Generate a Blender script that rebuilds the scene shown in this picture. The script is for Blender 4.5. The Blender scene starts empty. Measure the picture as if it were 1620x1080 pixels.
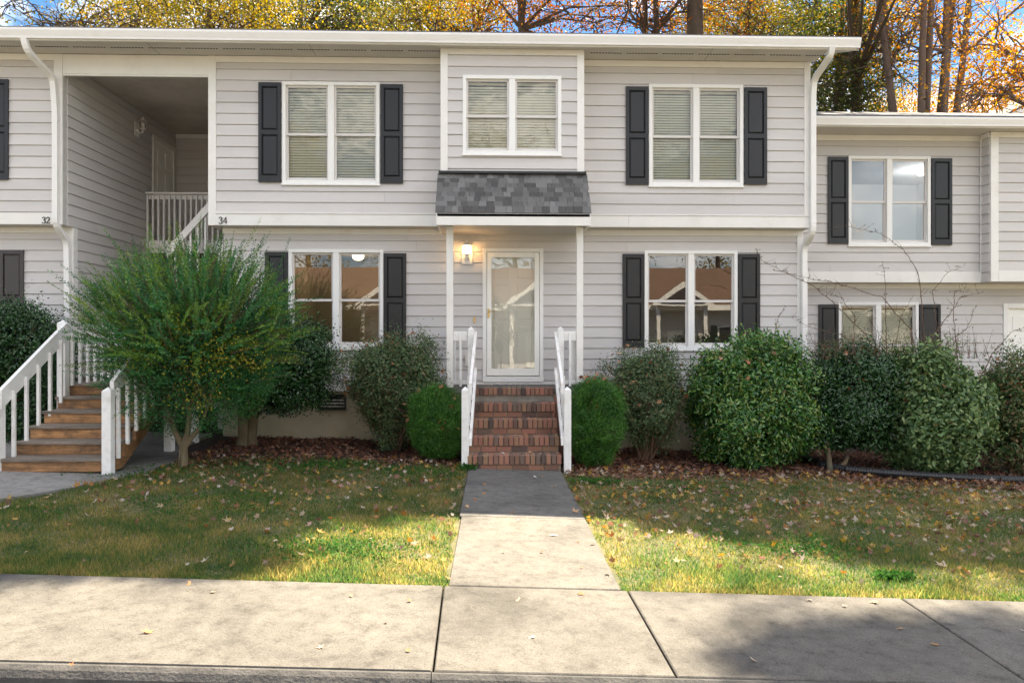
import bpy, math, random
import numpy as np
from mathutils import Vector, Matrix
random.seed(7)
rng = np.random.default_rng(11)
S = bpy.context.scene
COL = S.collection

# ------------------------------------------------------------------ camera
EZ = 1.70                      # eye height
TH = 0.030                     # the camera is turned a little to the right
F = 1200.0                     # focal length in pixels of a 1620 wide picture
cam_d = bpy.data.cameras.new('camera')
cam = bpy.data.objects.new('camera', cam_d); COL.objects.link(cam)
cam.location = (0, 0, EZ); cam.rotation_euler = (math.pi/2, 0, -TH)
cam_d.sensor_width = 36; cam_d.lens = 36*F/1620; cam_d.clip_end = 2000; cam_d.clip_start = .05
S.camera = cam

# ------------------------------------------------------------------ light
SUN_EL, SUN_AZ = math.radians(54.9), math.radians(32)
SD = Vector((math.sin(SUN_AZ)*math.cos(SUN_EL), math.cos(SUN_AZ)*math.cos(SUN_EL), math.sin(SUN_EL)))
w = bpy.data.worlds.new('World'); S.world = w; w.use_nodes = True
nt = w.node_tree; nt.nodes.clear()
def wn(t, **k):
    n = nt.nodes.new(t)
    for a, b in k.items(): setattr(n, a, b)
    return n
out = wn('ShaderNodeOutputWorld'); bg = wn('ShaderNodeBackground'); bg.inputs[1].default_value = .145
sky = wn('ShaderNodeTexSky', sky_type='NISHITA', sun_disc=False, sun_elevation=SUN_EL, sun_rotation=SUN_AZ)
sky.air_density = 1.0; sky.dust_density = .15; sky.ozone_density = 2.5
tc = wn('ShaderNodeTexCoord'); mp = wn('ShaderNodeMapping'); mp.inputs['Scale'].default_value = (1, 1, 2.6); mp.inputs['Location'].default_value = (1.3, .7, .4)
no = wn('ShaderNodeTexNoise'); no.inputs['Scale'].default_value = 3.1; no.inputs['Detail'].default_value = 9; no.inputs['Roughness'].default_value = .6
no.inputs['Distortion'].default_value = .4
cr = wn('ShaderNodeValToRGB'); cr.color_ramp.elements[0].position = .46; cr.color_ramp.elements[1].position = .64
mx = wn('ShaderNodeMix', data_type='RGBA')
hs = wn('ShaderNodeHueSaturation'); hs.inputs['Saturation'].default_value = 1.25; hs.inputs['Value'].default_value = .24
mx.inputs['B'].default_value = (5.3, 5.05, 4.75, 1)
L = nt.links.new
L(tc.outputs['Generated'], mp.inputs[0]); L(mp.outputs[0], no.inputs['Vector']); L(no.outputs['Fac'], cr.inputs[0])
L(sky.outputs[0], hs.inputs['Color']); L(hs.outputs[0], mx.inputs['A']); L(cr.outputs[0], mx.inputs['Factor'])
L(mx.outputs['Result'], bg.inputs[0]); L(bg.outputs[0], out.inputs[0])
sd = bpy.data.lights.new('sun', 'SUN'); sd.energy = 3.9; sd.angle = math.radians(.5); sd.color = (1, .87, .66)
so = bpy.data.objects.new('sun', sd); COL.objects.link(so); so.rotation_euler = SD.to_track_quat('Z', 'Y').to_euler()
S.view_settings.view_transform = 'Standard'; S.view_settings.look = 'None'
S.view_settings.exposure = 2.62; S.view_settings.gamma = 1.0; S.view_settings.use_curve_mapping = False
S.view_settings.use_white_balance = True; S.view_settings.white_balance_temperature = 6600; S.view_settings.white_balance_tint = 10
S.render.engine = 'CYCLES'
S.cycles.max_bounces = 8; S.cycles.diffuse_bounces = 4; S.cycles.transparent_max_bounces = 12; S.cycles.sample_clamp_indirect = 6

# ------------------------------------------------------------------ helpers
def at(u, v, Y):
    """world point on the plane y=Y seen at pixel u,v of the photograph"""
    a = (u-810)/F; d = Y/(math.cos(TH)-a*math.sin(TH))
    return Vector((d*(math.sin(TH)+a*math.cos(TH)), Y, EZ+(540-v)/F*d))
def PX(u, Y): return at(u, 540, Y).x
def PZ(u, v, Y): return at(u, v, Y).z

class MB:
    def __init__(s): s.v = []; s.f = []
    def quad(s, a, b, c, d):
        n = len(s.v); s.v += [tuple(a), tuple(b), tuple(c), tuple(d)]; s.f.append((n, n+1, n+2, n+3)); return s
    def poly(s, pts):
        n = len(s.v); s.v += [tuple(p) for p in pts]; s.f.append(tuple(range(n, n+len(pts)))); return s
    def box(s, x0, x1, y0, y1, z0, z1):
        n = len(s.v)
        s.v += [(x0,y0,z0),(x1,y0,z0),(x1,y1,z0),(x0,y1,z0),(x0,y0,z1),(x1,y0,z1),(x1,y1,z1),(x0,y1,z1)]
        s.f += [(n,n+3,n+2,n+1),(n+4,n+5,n+6,n+7),(n,n+1,n+5,n+4),(n+1,n+2,n+6,n+5),(n+2,n+3,n+7,n+6),(n+3,n,n+4,n+7)]
        return s
    def bbox(s, x0, x1, y0, y1, z0, z1, b=.006):
        """box with chamfered edges"""
        n = len(s.v); X = (x0, x1); Y = (y0, y1); Z = (z0, z1)
        sg = lambda i: 1 if i == 0 else -1
        idx = {}
        for i in (0,1):
            for j in (0,1):
                for k in (0,1):
                    for ax in range(3):
                        p = [X[i]+sg(i)*b, Y[j]+sg(j)*b, Z[k]+sg(k)*b]
                        p[ax] = (X[i], Y[j], Z[k])[ax]
                        idx[(i,j,k,ax)] = len(s.v); s.v.append(tuple(p))
        def q(*a): s.f.append(tuple(idx[t] for t in a))
        q((0,0,0,2),(0,1,0,2),(1,1,0,2),(1,0,0,2)); q((0,0,1,2),(1,0,1,2),(1,1,1,2),(0,1,1,2))
        q((0,0,0,1),(1,0,0,1),(1,0,1,1),(0,0,1,1)); q((0,1,0,1),(0,1,1,1),(1,1,1,1),(1,1,0,1))
        q((0,0,0,0),(0,0,1,0),(0,1,1,0),(0,1,0,0)); q((1,0,0,0),(1,1,0,0),(1,1,1,0),(1,0,1,0))
        for i in (0,1):
            for j in (0,1): q((i,j,0,0),(i,j,1,0),(i,j,1,1),(i,j,0,1))
        for i in (0,1):
            for k in (0,1): q((i,0,k,0),(i,1,k,0),(i,1,k,2),(i,0,k,2))
        for j in (0,1):
            for k in (0,1): q((0,j,k,1),(1,j,k,1),(1,j,k,2),(0,j,k,2))
        for i in (0,1):
            for j in (0,1):
                for k in (0,1): q((i,j,k,0),(i,j,k,1),(i,j,k,2))
        return s
    def prism(s, prof, axis, a, b):
        """profile of 2D points pulled along axis 'x' (pts y,z), 'y' (x,z) or 'z' (x,y)"""
        n = len(s.v); m = len(prof)
        for t in (a, b):
            for p, q in prof:
                s.v.append((t,p,q) if axis == 'x' else (p,t,q) if axis == 'y' else (p,q,t))
        s.f.append(tuple(range(n, n+m))[::-1]); s.f.append(tuple(range(n+m, n+2*m)))
        for i in range(m): s.f.append((n+i, n+(i+1)%m, n+m+(i+1)%m, n+m+i))
        return s
    def beam(s, a, b, wx, h):
        """board from a to b, width wx sideways, height h vertically; a,b are the middle of its ends"""
        a = Vector(a); b = Vector(b); d = (b-a).normalized()
        sd_ = d.cross(Vector((0,0,1))).normalized()*wx/2; up = Vector((0,0,h/2))
        n = len(s.v)
        for p in (a, b):
            for q in (-sd_-up, sd_-up, sd_+up, -sd_+up): s.v.append(tuple(p+q))
        s.f += [(n,n+1,n+2,n+3),(n+7,n+6,n+5,n+4),(n,n+4,n+5,n+1),(n+1,n+5,n+6,n+2),(n+2,n+6,n+7,n+3),(n+3,n+7,n+4,n)]
        return s
    def tube(s, pts, rad, k=8, cap=True, sq=None):
        pts = [Vector(p) for p in pts]
        if not hasattr(rad, '__len__'): rad = [rad]*len(pts)
        n0 = len(s.v); ref = None
        for i, p in enumerate(pts):
            d = (pts[min(i+1, len(pts)-1)]-pts[max(i-1, 0)])
            d = d.normalized() if d.length > 1e-9 else Vector((0,0,1))
            if ref is None: ref = Vector((1,0,0)) if abs(d.x) < .8 else Vector((0,1,0))
            a = (ref-d*ref.dot(d)).normalized(); ref = a; b = d.cross(a)
            for j in range(k):
                if sq:
                    cx, cy = [(-1,-1),(1,-1),(1,1),(-1,1)][j]
                    s.v.append(tuple(p+a*cx*sq[0]/2+b*cy*sq[1]/2))
                else:
                    t = 2*math.pi*j/k; s.v.append(tuple(p+(a*math.cos(t)+b*math.sin(t))*rad[i]))
        for i in range(len(pts)-1):
            for j in range(k):
                A = n0+i*k+j; B = n0+i*k+(j+1)%k; s.f.append((A, B, B+k, A+k))
        if cap:
            s.f.append(tuple(n0+j for j in range(k))[::-1]); e = n0+(len(pts)-1)*k; s.f.append(tuple(e+j for j in range(k)))
        return s
    def lathe(s, c, prof, k=16):
        c = Vector(c); n0 = len(s.v)
        for r, z in prof:
            for j in range(k):
                t = 2*math.pi*j/k; s.v.append((c.x+r*math.cos(t), c.y+r*math.sin(t), c.z+z))
        for i in range(len(prof)-1):
            for j in range(k):
                A = n0+i*k+j; B = n0+i*k+(j+1)%k; s.f.append((A, B, B+k, A+k))
        s.f.append(tuple(n0+j for j in range(k))[::-1]); e = n0+(len(prof)-1)*k; s.f.append(tuple(e+j for j in range(k)))
        return s
    def build(s, name, mat, parent=None, smooth=False, kind=None):
        v = np.array(s.v, dtype=float); c = (v.min(0)+v.max(0))/2
        me = bpy.data.meshes.new(name); me.from_pydata((v-c).tolist(), [], s.f); me.update()
        if mat: me.materials.append(mat)
        if smooth: me.shade_smooth()
        o = bpy.data.objects.new(name, me); COL.objects.link(o)
        place(o, Vector(c), parent)
        if kind: o['kind'] = kind
        return o
def worldpos(o):
    p = Vector(o.location)
    while o.parent: o = o.parent; p += Vector(o.location)
    return p
def place(o, c, parent):
    if parent is not None:
        o.parent = parent; o.location = c-worldpos(parent)
    else: o.location = c
def thing(name, label, cat, loc, group=None, kind=None):
    o = bpy.data.objects.new(name, None); COL.objects.link(o); o.location = loc; o.empty_display_size = .2
    if label: o['label'] = label
    if cat: o['category'] = cat
    if group: o['group'] = group
    if kind: o['kind'] = kind
    return o
def tag(o, label=None, cat=None, group=None, kind=None):
    if label: o['label'] = label
    if cat: o['category'] = cat
    if group: o['group'] = group
    if kind: o['kind'] = kind
    return o
def raw_mesh(name, V, tris, mat, parent=None, loc=None):
    """fast mesh of triangles from numpy arrays"""
    me = bpy.data.meshes.new(name)
    V = np.asarray(V, dtype=np.float32); T = np.asarray(tris, dtype=np.int32)
    c = V.mean(0) if loc is None else np.array(loc, dtype=np.float32)
    me.vertices.add(len(V)); me.vertices.foreach_set('co', (V-c).ravel())
    me.loops.add(T.size); me.loops.foreach_set('vertex_index', T.ravel())
    me.polygons.add(len(T)); me.polygons.foreach_set('loop_start', np.arange(0, T.size, 3, dtype=np.int32))
    me.polygons.foreach_set('loop_total', np.full(len(T), 3, dtype=np.int32))
    me.update(calc_edges=True); me.validate()
    if mat: me.materials.append(mat)
    o = bpy.data.objects.new(name, me); COL.objects.link(o)
    place(o, Vector([float(t) for t in c]), parent); return o
def nrm(a): return a/np.maximum(np.linalg.norm(a, axis=1, keepdims=True), 1e-9)
def leaf_mesh(P, D, N, Ln, W, fold=.22, six=False):
    """a folded leaf for every row: base P, axis D, face normal N"""
    D = nrm(D); Sd = nrm(np.cross(D, N)); Nn = np.cross(Sd, D); n = len(P)
    Ln = np.broadcast_to(Ln, n)[:, None]; W = np.broadcast_to(W, n)[:, None]
    if not six:
        V = np.stack([P, P+D*Ln*.48+Sd*W*.5+Nn*W*fold, P+D*Ln, P+D*Ln*.48-Sd*W*.5+Nn*W*fold], 1).reshape(-1, 3)
        b = np.arange(n)[:, None]*4
        T = np.concatenate([b+np.array([[0,1,2]]), b+np.array([[0,2,3]])], 1).reshape(-1, 3)
    else:
        V = np.stack([P, P+D*Ln*.28+Sd*W*.42+Nn*W*fold, P+D*Ln*.66+Sd*W*.40+Nn*W*(fold-.1), P+D*Ln-Nn*Ln*.12,
                      P+D*Ln*.66-Sd*W*.40+Nn*W*(fold-.1), P+D*Ln*.28-Sd*W*.42+Nn*W*fold], 1).reshape(-1, 3)
        b = np.arange(n)[:, None]*6
        T = np.concatenate([b+np.array([[0,1,2]]), b+np.array([[0,2,3]]), b+np.array([[0,3,4]]), b+np.array([[0,4,5]])], 1).reshape(-1, 3)
    return V, T
def rdir(n, up=0.0):
    d = rng.normal(size=(n, 3)); d = nrm(d); d[:, 2] += up; return nrm(d)

# ------------------------------------------------------------------ materials
def mat(name, col, rough=.6, metal=0, spec=.5, var=0, vscale=8, bump=0, bscale=60, stretch=None, rnd=0, dirt=None, dscale=2.0, dth=(.5, .75), emit=None, est=0, coords='pos', bevel=0):
    m = bpy.data.materials.new(name); m.use_nodes = True; t = m.node_tree; N = t.nodes; K = t.links.new
    p = N['Principled BSDF']; p.inputs['Roughness'].default_value = rough; p.inputs['Metallic'].default_value = metal
    p.inputs['Specular IOR Level'].default_value = spec
    g = N.new('ShaderNodeNewGeometry'); src = g.outputs['Position']
    if stretch:
        mp_ = N.new('ShaderNodeMapping'); mp_.inputs['Scale'].default_value = stretch; K(src, mp_.inputs[0]); srcs = mp_.outputs[0]
    else: srcs = src
    cur = None
    c4 = (*col, 1)
    base = N.new('ShaderNodeRGB'); base.outputs[0].default_value = c4; cur = base.outputs[0]
    if var:
        n1 = N.new('ShaderNodeTexNoise'); n1.inputs['Scale'].default_value = vscale; n1.inputs['Detail'].default_value = 6; n1.inputs['Roughness'].default_value = .65
        K(srcs, n1.inputs['Vector'])
        r = N.new('ShaderNodeMapRange'); r.inputs['From Min'].default_value = .25; r.inputs['From Max'].default_value = .75
        r.inputs['To Min'].default_value = 1-var; r.inputs['To Max'].default_value = 1+var; K(n1.outputs['Fac'], r.inputs['Value'])
        h = N.new('ShaderNodeHueSaturation'); K(cur, h.inputs['Color']); K(r.outputs[0], h.inputs['Value']); cur = h.outputs[0]
    if rnd:
        oi = N.new('ShaderNodeObjectInfo'); r = N.new('ShaderNodeMapRange'); r.inputs['To Min'].default_value = 1-rnd; r.inputs['To Max'].default_value = 1+rnd
        K(oi.outputs['Random'], r.inputs['Value']); h = N.new('ShaderNodeHueSaturation'); K(cur, h.inputs['Color']); K(r.outputs[0], h.inputs['Value']); cur = h.outputs[0]
    if dirt:
        n2 = N.new('ShaderNodeTexNoise'); n2.inputs['Scale'].default_value = dscale; n2.inputs['Detail'].default_value = 8; n2.inputs['Roughness'].default_value = .7
        K(src, n2.inputs['Vector']); q = N.new('ShaderNodeValToRGB'); q.color_ramp.elements[0].position = dth[0]; q.color_ramp.elements[1].position = dth[1]
        K(n2.outputs['Fac'], q.inputs[0]); x = N.new('ShaderNodeMix'); x.data_type = 'RGBA'; x.inputs['B'].default_value = (*dirt, 1)
        mm = N.new('ShaderNodeMath'); mm.operation = 'MULTIPLY'; mm.inputs[1].default_value = .75; K(q.outputs[0], mm.inputs[0])
        K(mm.outputs[0], x.inputs['Factor']); K(cur, x.inputs['A']); cur = x.outputs['Result']
    K(cur, p.inputs['Base Color'])
    if bump:
        n3 = N.new('ShaderNodeTexNoise'); n3.inputs['Scale'].default_value = bscale; n3.inputs['Detail'].default_value = 5; K(srcs, n3.inputs['Vector'])
        b = N.new('ShaderNodeBump'); b.inputs['Strength'].default_value = bump; b.inputs['Distance'].default_value = .01
        K(n3.outputs['Fac'], b.inputs['Height']); K(b.outputs[0], p.inputs['Normal'])
    if emit:
        p.inputs['Emission Color'].default_value = (*emit, 1); p.inputs['Emission Strength'].default_value = est
    return m
def ramp_mat(name, cols, rough=.5, trans=.25, patch=0, pscale=.6, source='island', spec=.4, bright=1.0, tv=1.5):
    """leaf-like material: the colour is picked at random per leaf (or per object) from cols"""
    m = bpy.data.materials.new(name); m.use_nodes = True; t = m.node_tree; N = t.nodes; K = t.links.new
    p = N['Principled BSDF']; o = N['Material Output']
    g = N.new('ShaderNodeNewGeometry')
    if source == 'island': s = g.outputs['Random Per Island']
    else: oi = N.new('ShaderNodeObjectInfo'); s = oi.outputs['Random']
    if patch:
        n1 = N.new('ShaderNodeTexNoise'); n1.inputs['Scale'].default_value = pscale; n1.inputs['Detail'].default_value = 3; K(g.outputs['Position'], n1.inputs['Vector'])
        r = N.new('ShaderNodeMapRange'); r.inputs['From Min'].default_value = .35; r.inputs['From Max'].default_value = .65; K(n1.outputs['Fac'], r.inputs['Value'])
        mm = N.new('ShaderNodeMix'); mm.data_type = 'FLOAT'; mm.inputs[0].default_value = patch; K(s, mm.inputs[2]); K(r.outputs[0], mm.inputs[3]); s = mm.outputs[0]
    q = N.new('ShaderNodeValToRGB'); e = q.color_ramp.elements
    while len(e) < len(cols): e.new(.5)
    for i, c in enumerate(cols):
        e[i].position = i/(len(cols)-1); 
    for i, c in enumerate(cols): e[i].color = (c[0]*bright, c[1]*bright, c[2]*bright, 1)
    K(s, q.inputs[0]); K(q.outputs[0], p.inputs['Base Color']); p.inputs['Roughness'].default_value = rough; p.inputs['Specular IOR Level'].default_value = spec
    if trans:
        tr = N.new('ShaderNodeBsdfTranslucent'); hh = N.new('ShaderNodeHueSaturation'); hh.inputs['Value'].default_value = tv; hh.inputs['Saturation'].default_value = 1.1
        K(q.outputs[0], hh.inputs['Color']); K(hh.outputs[0], tr.inputs[0])
        mi = N.new('ShaderNodeMixShader'); mi.inputs[0].default_value = trans; K(p.outputs[0], mi.inputs[1]); K(tr.outputs[0], mi.inputs[2]); K(mi.outputs[0], o.inputs[0])
    return m
def glass_mat(name, refl=.10, tint=(.9, .93, .92), wob=.0, wscale=3):
    m = bpy.data.materials.new(name); m.use_nodes = True; t = m.node_tree; N = t.nodes; K = t.links.new
    o = N['Material Output']; N.remove(N['Principled BSDF'])
    a = N.new('ShaderNodeBsdfTransparent'); a.inputs[0].default_value = (*tint, 1); b = N.new('ShaderNodeBsdfGlossy'); b.inputs['Roughness'].default_value = .0
    f = N.new('ShaderNodeFresnel'); f.inputs[0].default_value = 1.5
    ad = N.new('ShaderNodeMath'); ad.operation = 'ADD'; ad.inputs[1].default_value = refl; ad.use_clamp = True; K(f.outputs[0], ad.inputs[0])
    mi = N.new('ShaderNodeMixShader'); K(ad.outputs[0], mi.inputs[0]); K(a.outputs[0], mi.inputs[1]); K(b.outputs[0], mi.inputs[2]); K(mi.outputs[0], o.inputs[0])
    if wob:
        g = N.new('ShaderNodeNewGeometry'); n1 = N.new('ShaderNodeTexNoise'); n1.inputs['Scale'].default_value = wscale; n1.inputs['Detail'].default_value = 1; K(g.outputs['Position'], n1.inputs['Vector'])
        bu = N.new('ShaderNodeBump'); bu.inputs['Strength'].default_value = 1; bu.inputs['Distance'].default_value = wob; K(n1.outputs['Fac'], bu.inputs['Height']); K(bu.outputs[0], b.inputs['Normal'])
    return m

M = {}
M['siding'] = mat('siding_paint', (.585, .558, .54), .62, rnd=.045, var=.09, vscale=2.2, bump=.25, bscale=55, stretch=(.12, .12, 1), dirt=(.52, .48, .43), dscale=.8, dth=(.55, .9))
M['siding_dk'] = mat('wall_sheathing', (.30, .28, .27), .8)
M['trim'] = mat('trim_paint', (.80, .78, .74), .5, var=.04, vscale=4, bump=.1, bscale=30, dirt=(.62, .57, .48), dscale=1.6, dth=(.55, .85))
M['white'] = mat('white_paint', (.83, .82, .80), .45, var=.03, vscale=5, bump=.12, bscale=50, dirt=(.50, .46, .40), dscale=6, dth=(.50, .78))
M['vinyl'] = mat('vinyl_sash', (.66, .63, .60), .45)
M['frame'] = mat('window_casing_paint', (.84, .83, .80), .45)
M['soffit'] = mat('soffit_panel', (.60, .56, .51), .7, var=.05, vscale=2, dirt=(.45, .40, .34), dscale=1.5, dth=(.5, .9))
M['ceil'] = mat('breezeway_ceiling', (.55, .50, .44), .85, var=.15, vscale=1.5, bump=.2, bscale=40, dirt=(.28, .24, .2), dscale=1.0, dth=(.45, .8))
M['shutter'] = mat('shutter_vinyl', (.011, .012, .014), .42, bump=.2, bscale=40, stretch=(1, 1, .15))
M['shutter_br'] = mat('shutter_brown', (.045, .035, .036), .42)
M['gutter'] = mat('gutter_metal', (.82, .80, .77), .35, var=.03, vscale=3, dirt=(.6, .56, .5), dscale=2.5, dth=(.6, .9))
M['found'] = mat('stucco_foundation', (.40, .35, .26), .9, var=.12, vscale=2.5, bump=.4, bscale=90, dirt=(.30, .30, .14), dscale=1.3, dth=(.45, .75))
M['dark'] = mat('dark_void', (.02, .02, .02), .9)
M['room'] = mat('room_wall', (.30, .26, .21), .9)
M['room_w'] = mat('white_room_wall', (.80, .79, .77), .9)
M['blind'] = mat('blind_vinyl', (.80, .78, .66), .5)
M['door'] = mat('door_paint', (.90, .89, .84), .4, var=.02, vscale=3)
M['brass'] = mat('brass', (.55, .42, .18), .3, metal=1)
M['black'] = mat('black_plastic', (.012, .012, .013), .5)
M['rubber'] = mat('tyre_rubber', (.018, .018, .018), .8)
M['steel'] = mat('steel', (.4, .4, .4), .35, metal=1)
M['shingle'] = ramp_mat('asphalt_shingle', [(.07,.068,.066),(.09,.088,.085),(.12,.118,.114),(.145,.142,.138),(.19,.186,.18)], .95, 0, source='object')
M['roof'] = mat('roof_shingles', (.09, .09, .095), .9, var=.3, vscale=12)
M['oproof'] = mat('brown_roof_shingles', (.13, .075, .048), .9, var=.6, vscale=5)
M['brick'] = ramp_mat('brick_clay', [(.035,.027,.026),(.10,.055,.038),(.15,.068,.048),(.13,.08,.048),(.17,.075,.055),(.11,.062,.045),(.07,.052,.042)], .85, 0, source='object', bright=2.0)
M['mortar'] = mat('mortar', (.32, .29, .25), .95, bump=.5, bscale=120, dirt=(.12, .11, .08), dscale=4, dth=(.4, .65))
M['wood'] = mat('stained_lumber', (.33, .17, .07), .6, var=.75, vscale=9, bump=.4, bscale=30, stretch=(.35, .6, 6), rnd=.35, dirt=(.06, .035, .02), dscale=5, dth=(.42, .66))
M['tread'] = mat('weathered_tread', (.20, .165, .135), .8, var=.6, vscale=10, bump=.4, bscale=40, stretch=(.3, 5, 2), rnd=.12, dirt=(.14, .10, .07), dscale=4, dth=(.5, .8))
M['conc'] = None
M['pipe'] = mat('corrugated_black_pipe', (.018, .018, .019), .45)
M['bark'] = mat('bark', (.085, .062, .045), .95, var=.4, vscale=5, bump=.8, bscale=14, stretch=(1, 1, .25), dirt=(.05, .04, .032), dscale=3)
M['bark_pale'] = mat('pale_bark', (.15, .11, .09), .95, var=.35, vscale=5, bump=.7, bscale=14, stretch=(1, 1, .25), dirt=(.10, .08, .07), dscale=2.5)
M['bark_tan'] = mat('tan_shrub_bark', (.13, .098, .055), .9, var=.35, vscale=12, bump=.6, bscale=35, stretch=(1, 1, .4), dirt=(.16, .17, .12), dscale=6)
M['twig'] = mat('twig', (.13, .075, .05), .85)
M['asphalt'] = mat('asphalt', (.055, .055, .056), .9, var=.25, vscale=30, bump=.6, bscale=150)
M['glass'] = glass_mat('window_glass', .10, (.82, .85, .84), .0003, 2.2)
M['glass_up'] = glass_mat('blind_window_glass', .03, (.93, .94, .88), .0025, 5)
M['glass_door'] = glass_mat('storm_door_glass', .10, (.92, .93, .90), .00035, 4.0)
M['bulb'] = mat('lit_bulb', (1, .8, .5), .4, emit=(1, .62, .25), est=4.5)
M['lampglass'] = glass_mat('lantern_glass', .05, (1, .95, .85))
M['ceillamp'] = mat('ceiling_lamp_shade', (1, .85, .6), .4, emit=(1, .72, .42), est=1.2)
M['ink'] = mat('house_number_black', (.01, .01, .01), .4)

def concrete(name, c, warm):
    m = bpy.data.materials.new(name); m.use_nodes = True; t = m.node_tree; N = t.nodes; K = t.links.new; p = N['Principled BSDF']
    p.inputs['Roughness'].default_value = .85; p.inputs['Specular IOR Level'].default_value = .3
    g = N.new('ShaderNodeNewGeometry')
    def noise(sc, det=6, ro=.65, di=0):
        n = N.new('ShaderNodeTexNoise'); n.inputs['Scale'].default_value = sc; n.inputs['Detail'].default_value = det; n.inputs['Roughness'].default_value = ro; n.inputs['Distortion'].default_value = di
        K(g.outputs['Position'], n.inputs['Vector']); return n.outputs['Fac']
    def ramp(s, stops):
        q = N.new('ShaderNodeValToRGB'); e = q.color_ramp.elements
        while len(e) < len(stops): e.new(.5)
        for i, (a, b) in enumerate(stops): e[i].position = a; e[i].color = (*b, 1)
        K(s, q.inputs[0]); return q.outputs[0]
    def mul(a, b, f=1):
        x = N.new('ShaderNodeMix'); x.data_type = 'RGBA'; x.blend_type = 'MULTIPLY'; x.inputs[0].default_value = f; K(a, x.inputs['A']); K(b, x.inputs['B']); return x.outputs['Result']
    big = ramp(noise(1.1, 5, .6, .6), [(.32, tuple(v*.55 for v in c)), (.47, tuple(v*.88 for v in c)), (.58, c), (.74, tuple(v*w_ for v, w_ in zip(c, warm)))])
    mid = ramp(noise(9, 8, .75), [(.32, (.50, .49, .48)), (.46, (.85, .85, .84)), (.58, (1, 1, 1)), (.8, (1.12, 1.12, 1.10))])
    fine = ramp(noise(95, 4, .7), [(.3, (.40, .39, .38)), (.5, (1, 1, 1)), (.7, (1.25, 1.25, 1.22))])
    sp = ramp(noise(42, 4, .7), [(.28, (.35, .33, .30)), (.36, (1, 1, 1)), (1, (1, 1, 1))])
    oi = N.new('ShaderNodeObjectInfo'); rr_ = N.new('ShaderNodeMapRange'); rr_.inputs['To Min'].default_value = .86; rr_.inputs['To Max'].default_value = 1.12; K(oi.outputs['Random'], rr_.inputs['Value'])
    hv = N.new('ShaderNodeHueSaturation'); K(mul(mul(mul(big, mid), fine, .8), sp, .7), hv.inputs['Color']); K(rr_.outputs[0], hv.inputs['Value']); K(hv.outputs[0], p.inputs['Base Color'])
    b = N.new('ShaderNodeBump'); b.inputs['Strength'].default_value = .5; b.inputs['Distance'].default_value = .006; K(noise(110, 4, .7), b.inputs['Height']); K(b.outputs[0], p.inputs['Normal'])
    return m
M['conc'] = concrete('sidewalk_concrete', (.128, .119, .107), (1.12, 1.07, 1.0))
M['conc_shade'] = concrete('shade_toned_concrete', (.165, .158, .148), (1.1, 1.05, 1.0))  # colour lifted for paving that lies in the house shade
M['conc_p'] = concrete('side_path_concrete', (.27, .26, .245), (1.1, 1.08, 1.05))
M['kerb'] = mat('stained_kerb_concrete', (.09, .085, .08), .9, var=.4, vscale=8, bump=.6, bscale=60, dirt=(.03, .03, .03), dscale=5, dth=(.35, .65))

G = {}
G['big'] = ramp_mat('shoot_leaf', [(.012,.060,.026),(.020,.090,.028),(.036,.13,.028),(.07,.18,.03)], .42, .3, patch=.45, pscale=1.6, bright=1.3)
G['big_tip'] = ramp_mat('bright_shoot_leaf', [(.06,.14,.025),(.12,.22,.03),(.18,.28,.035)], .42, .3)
G['yellow'] = ramp_mat('yellowing_leaf', [(.30,.26,.02),(.42,.33,.02),(.20,.22,.02)], .5, .3)
G['dark'] = ramp_mat('glossy_dark_leaf', [(.012,.04,.014),(.022,.07,.022),(.035,.10,.028),(.06,.14,.035)], .25, .14, spec=.6)
G['blue'] = ramp_mat('small_dull_leaf', [(.035,.065,.032),(.055,.11,.045),(.09,.16,.06),(.15,.22,.10),(.20,.15,.07)], .42, .2)
G['box'] = ramp_mat('boxwood_leaf', [(.018,.065,.010),(.034,.12,.014),(.06,.18,.02),(.12,.25,.03)], .42, .2, patch=.4, pscale=6)
G['laurel'] = ramp_mat('glossy_leaf', [(.015,.06,.016),(.03,.12,.028),(.065,.19,.035),(.14,.27,.05),(.22,.26,.06)], .24, .2, spec=.6)
G['hedge'] = ramp_mat('dull_hedge_leaf', [(.02,.06,.022),(.045,.11,.035),(.09,.16,.05),(.18,.19,.08),(.24,.13,.07)], .36, .2)
G['broad'] = ramp_mat('broad_pale_leaf', [(.05,.10,.04),(.09,.17,.06),(.15,.24,.08),(.26,.32,.13)], .38, .2)
G['dry'] = ramp_mat('dry_leaf', [(.16,.06,.03),(.30,.12,.05),(.38,.20,.10),(.45,.32,.22)], .7, .2)
G['purple'] = ramp_mat('wild_twig_leaf', [(.08,.05,.04),(.10,.09,.05),(.14,.13,.08)], .6, .2)
G['litter'] = ramp_mat('mulch_litter', [(.05,.024,.016),(.12,.045,.025),(.17,.065,.035),(.22,.10,.05),(.14,.06,.045),(.30,.19,.13)], .8, .15)
G['lawnleaf'] = ramp_mat('lawn_leaf_litter', [(.16,.07,.035),(.30,.14,.04),(.42,.27,.05),(.34,.25,.15),(.42,.36,.30),(.26,.13,.10),(.12,.06,.04)], .75, .25)
G['fallen'] = ramp_mat('fallen_leaf', [(.30,.12,.05),(.45,.25,.10),(.55,.45,.34),(.62,.56,.50),(.40,.22,.10)], .75, .2, source='object')
G['grass'] = ramp_mat('lawn_grass', [(.022,.070,.022),(.048,.105,.030),(.105,.135,.038),(.235,.195,.065),(.38,.28,.13)], .6, .62, patch=.42, pscale=2.3, tv=1.9)
G['clover'] = ramp_mat('green_weed', [(.025,.085,.018),(.04,.12,.024),(.07,.16,.03)], .8, .3, spec=.15)
A1 = [(.055,.075,.012),(.12,.12,.015),(.26,.19,.02),(.42,.28,.02),(.50,.30,.02)]
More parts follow.
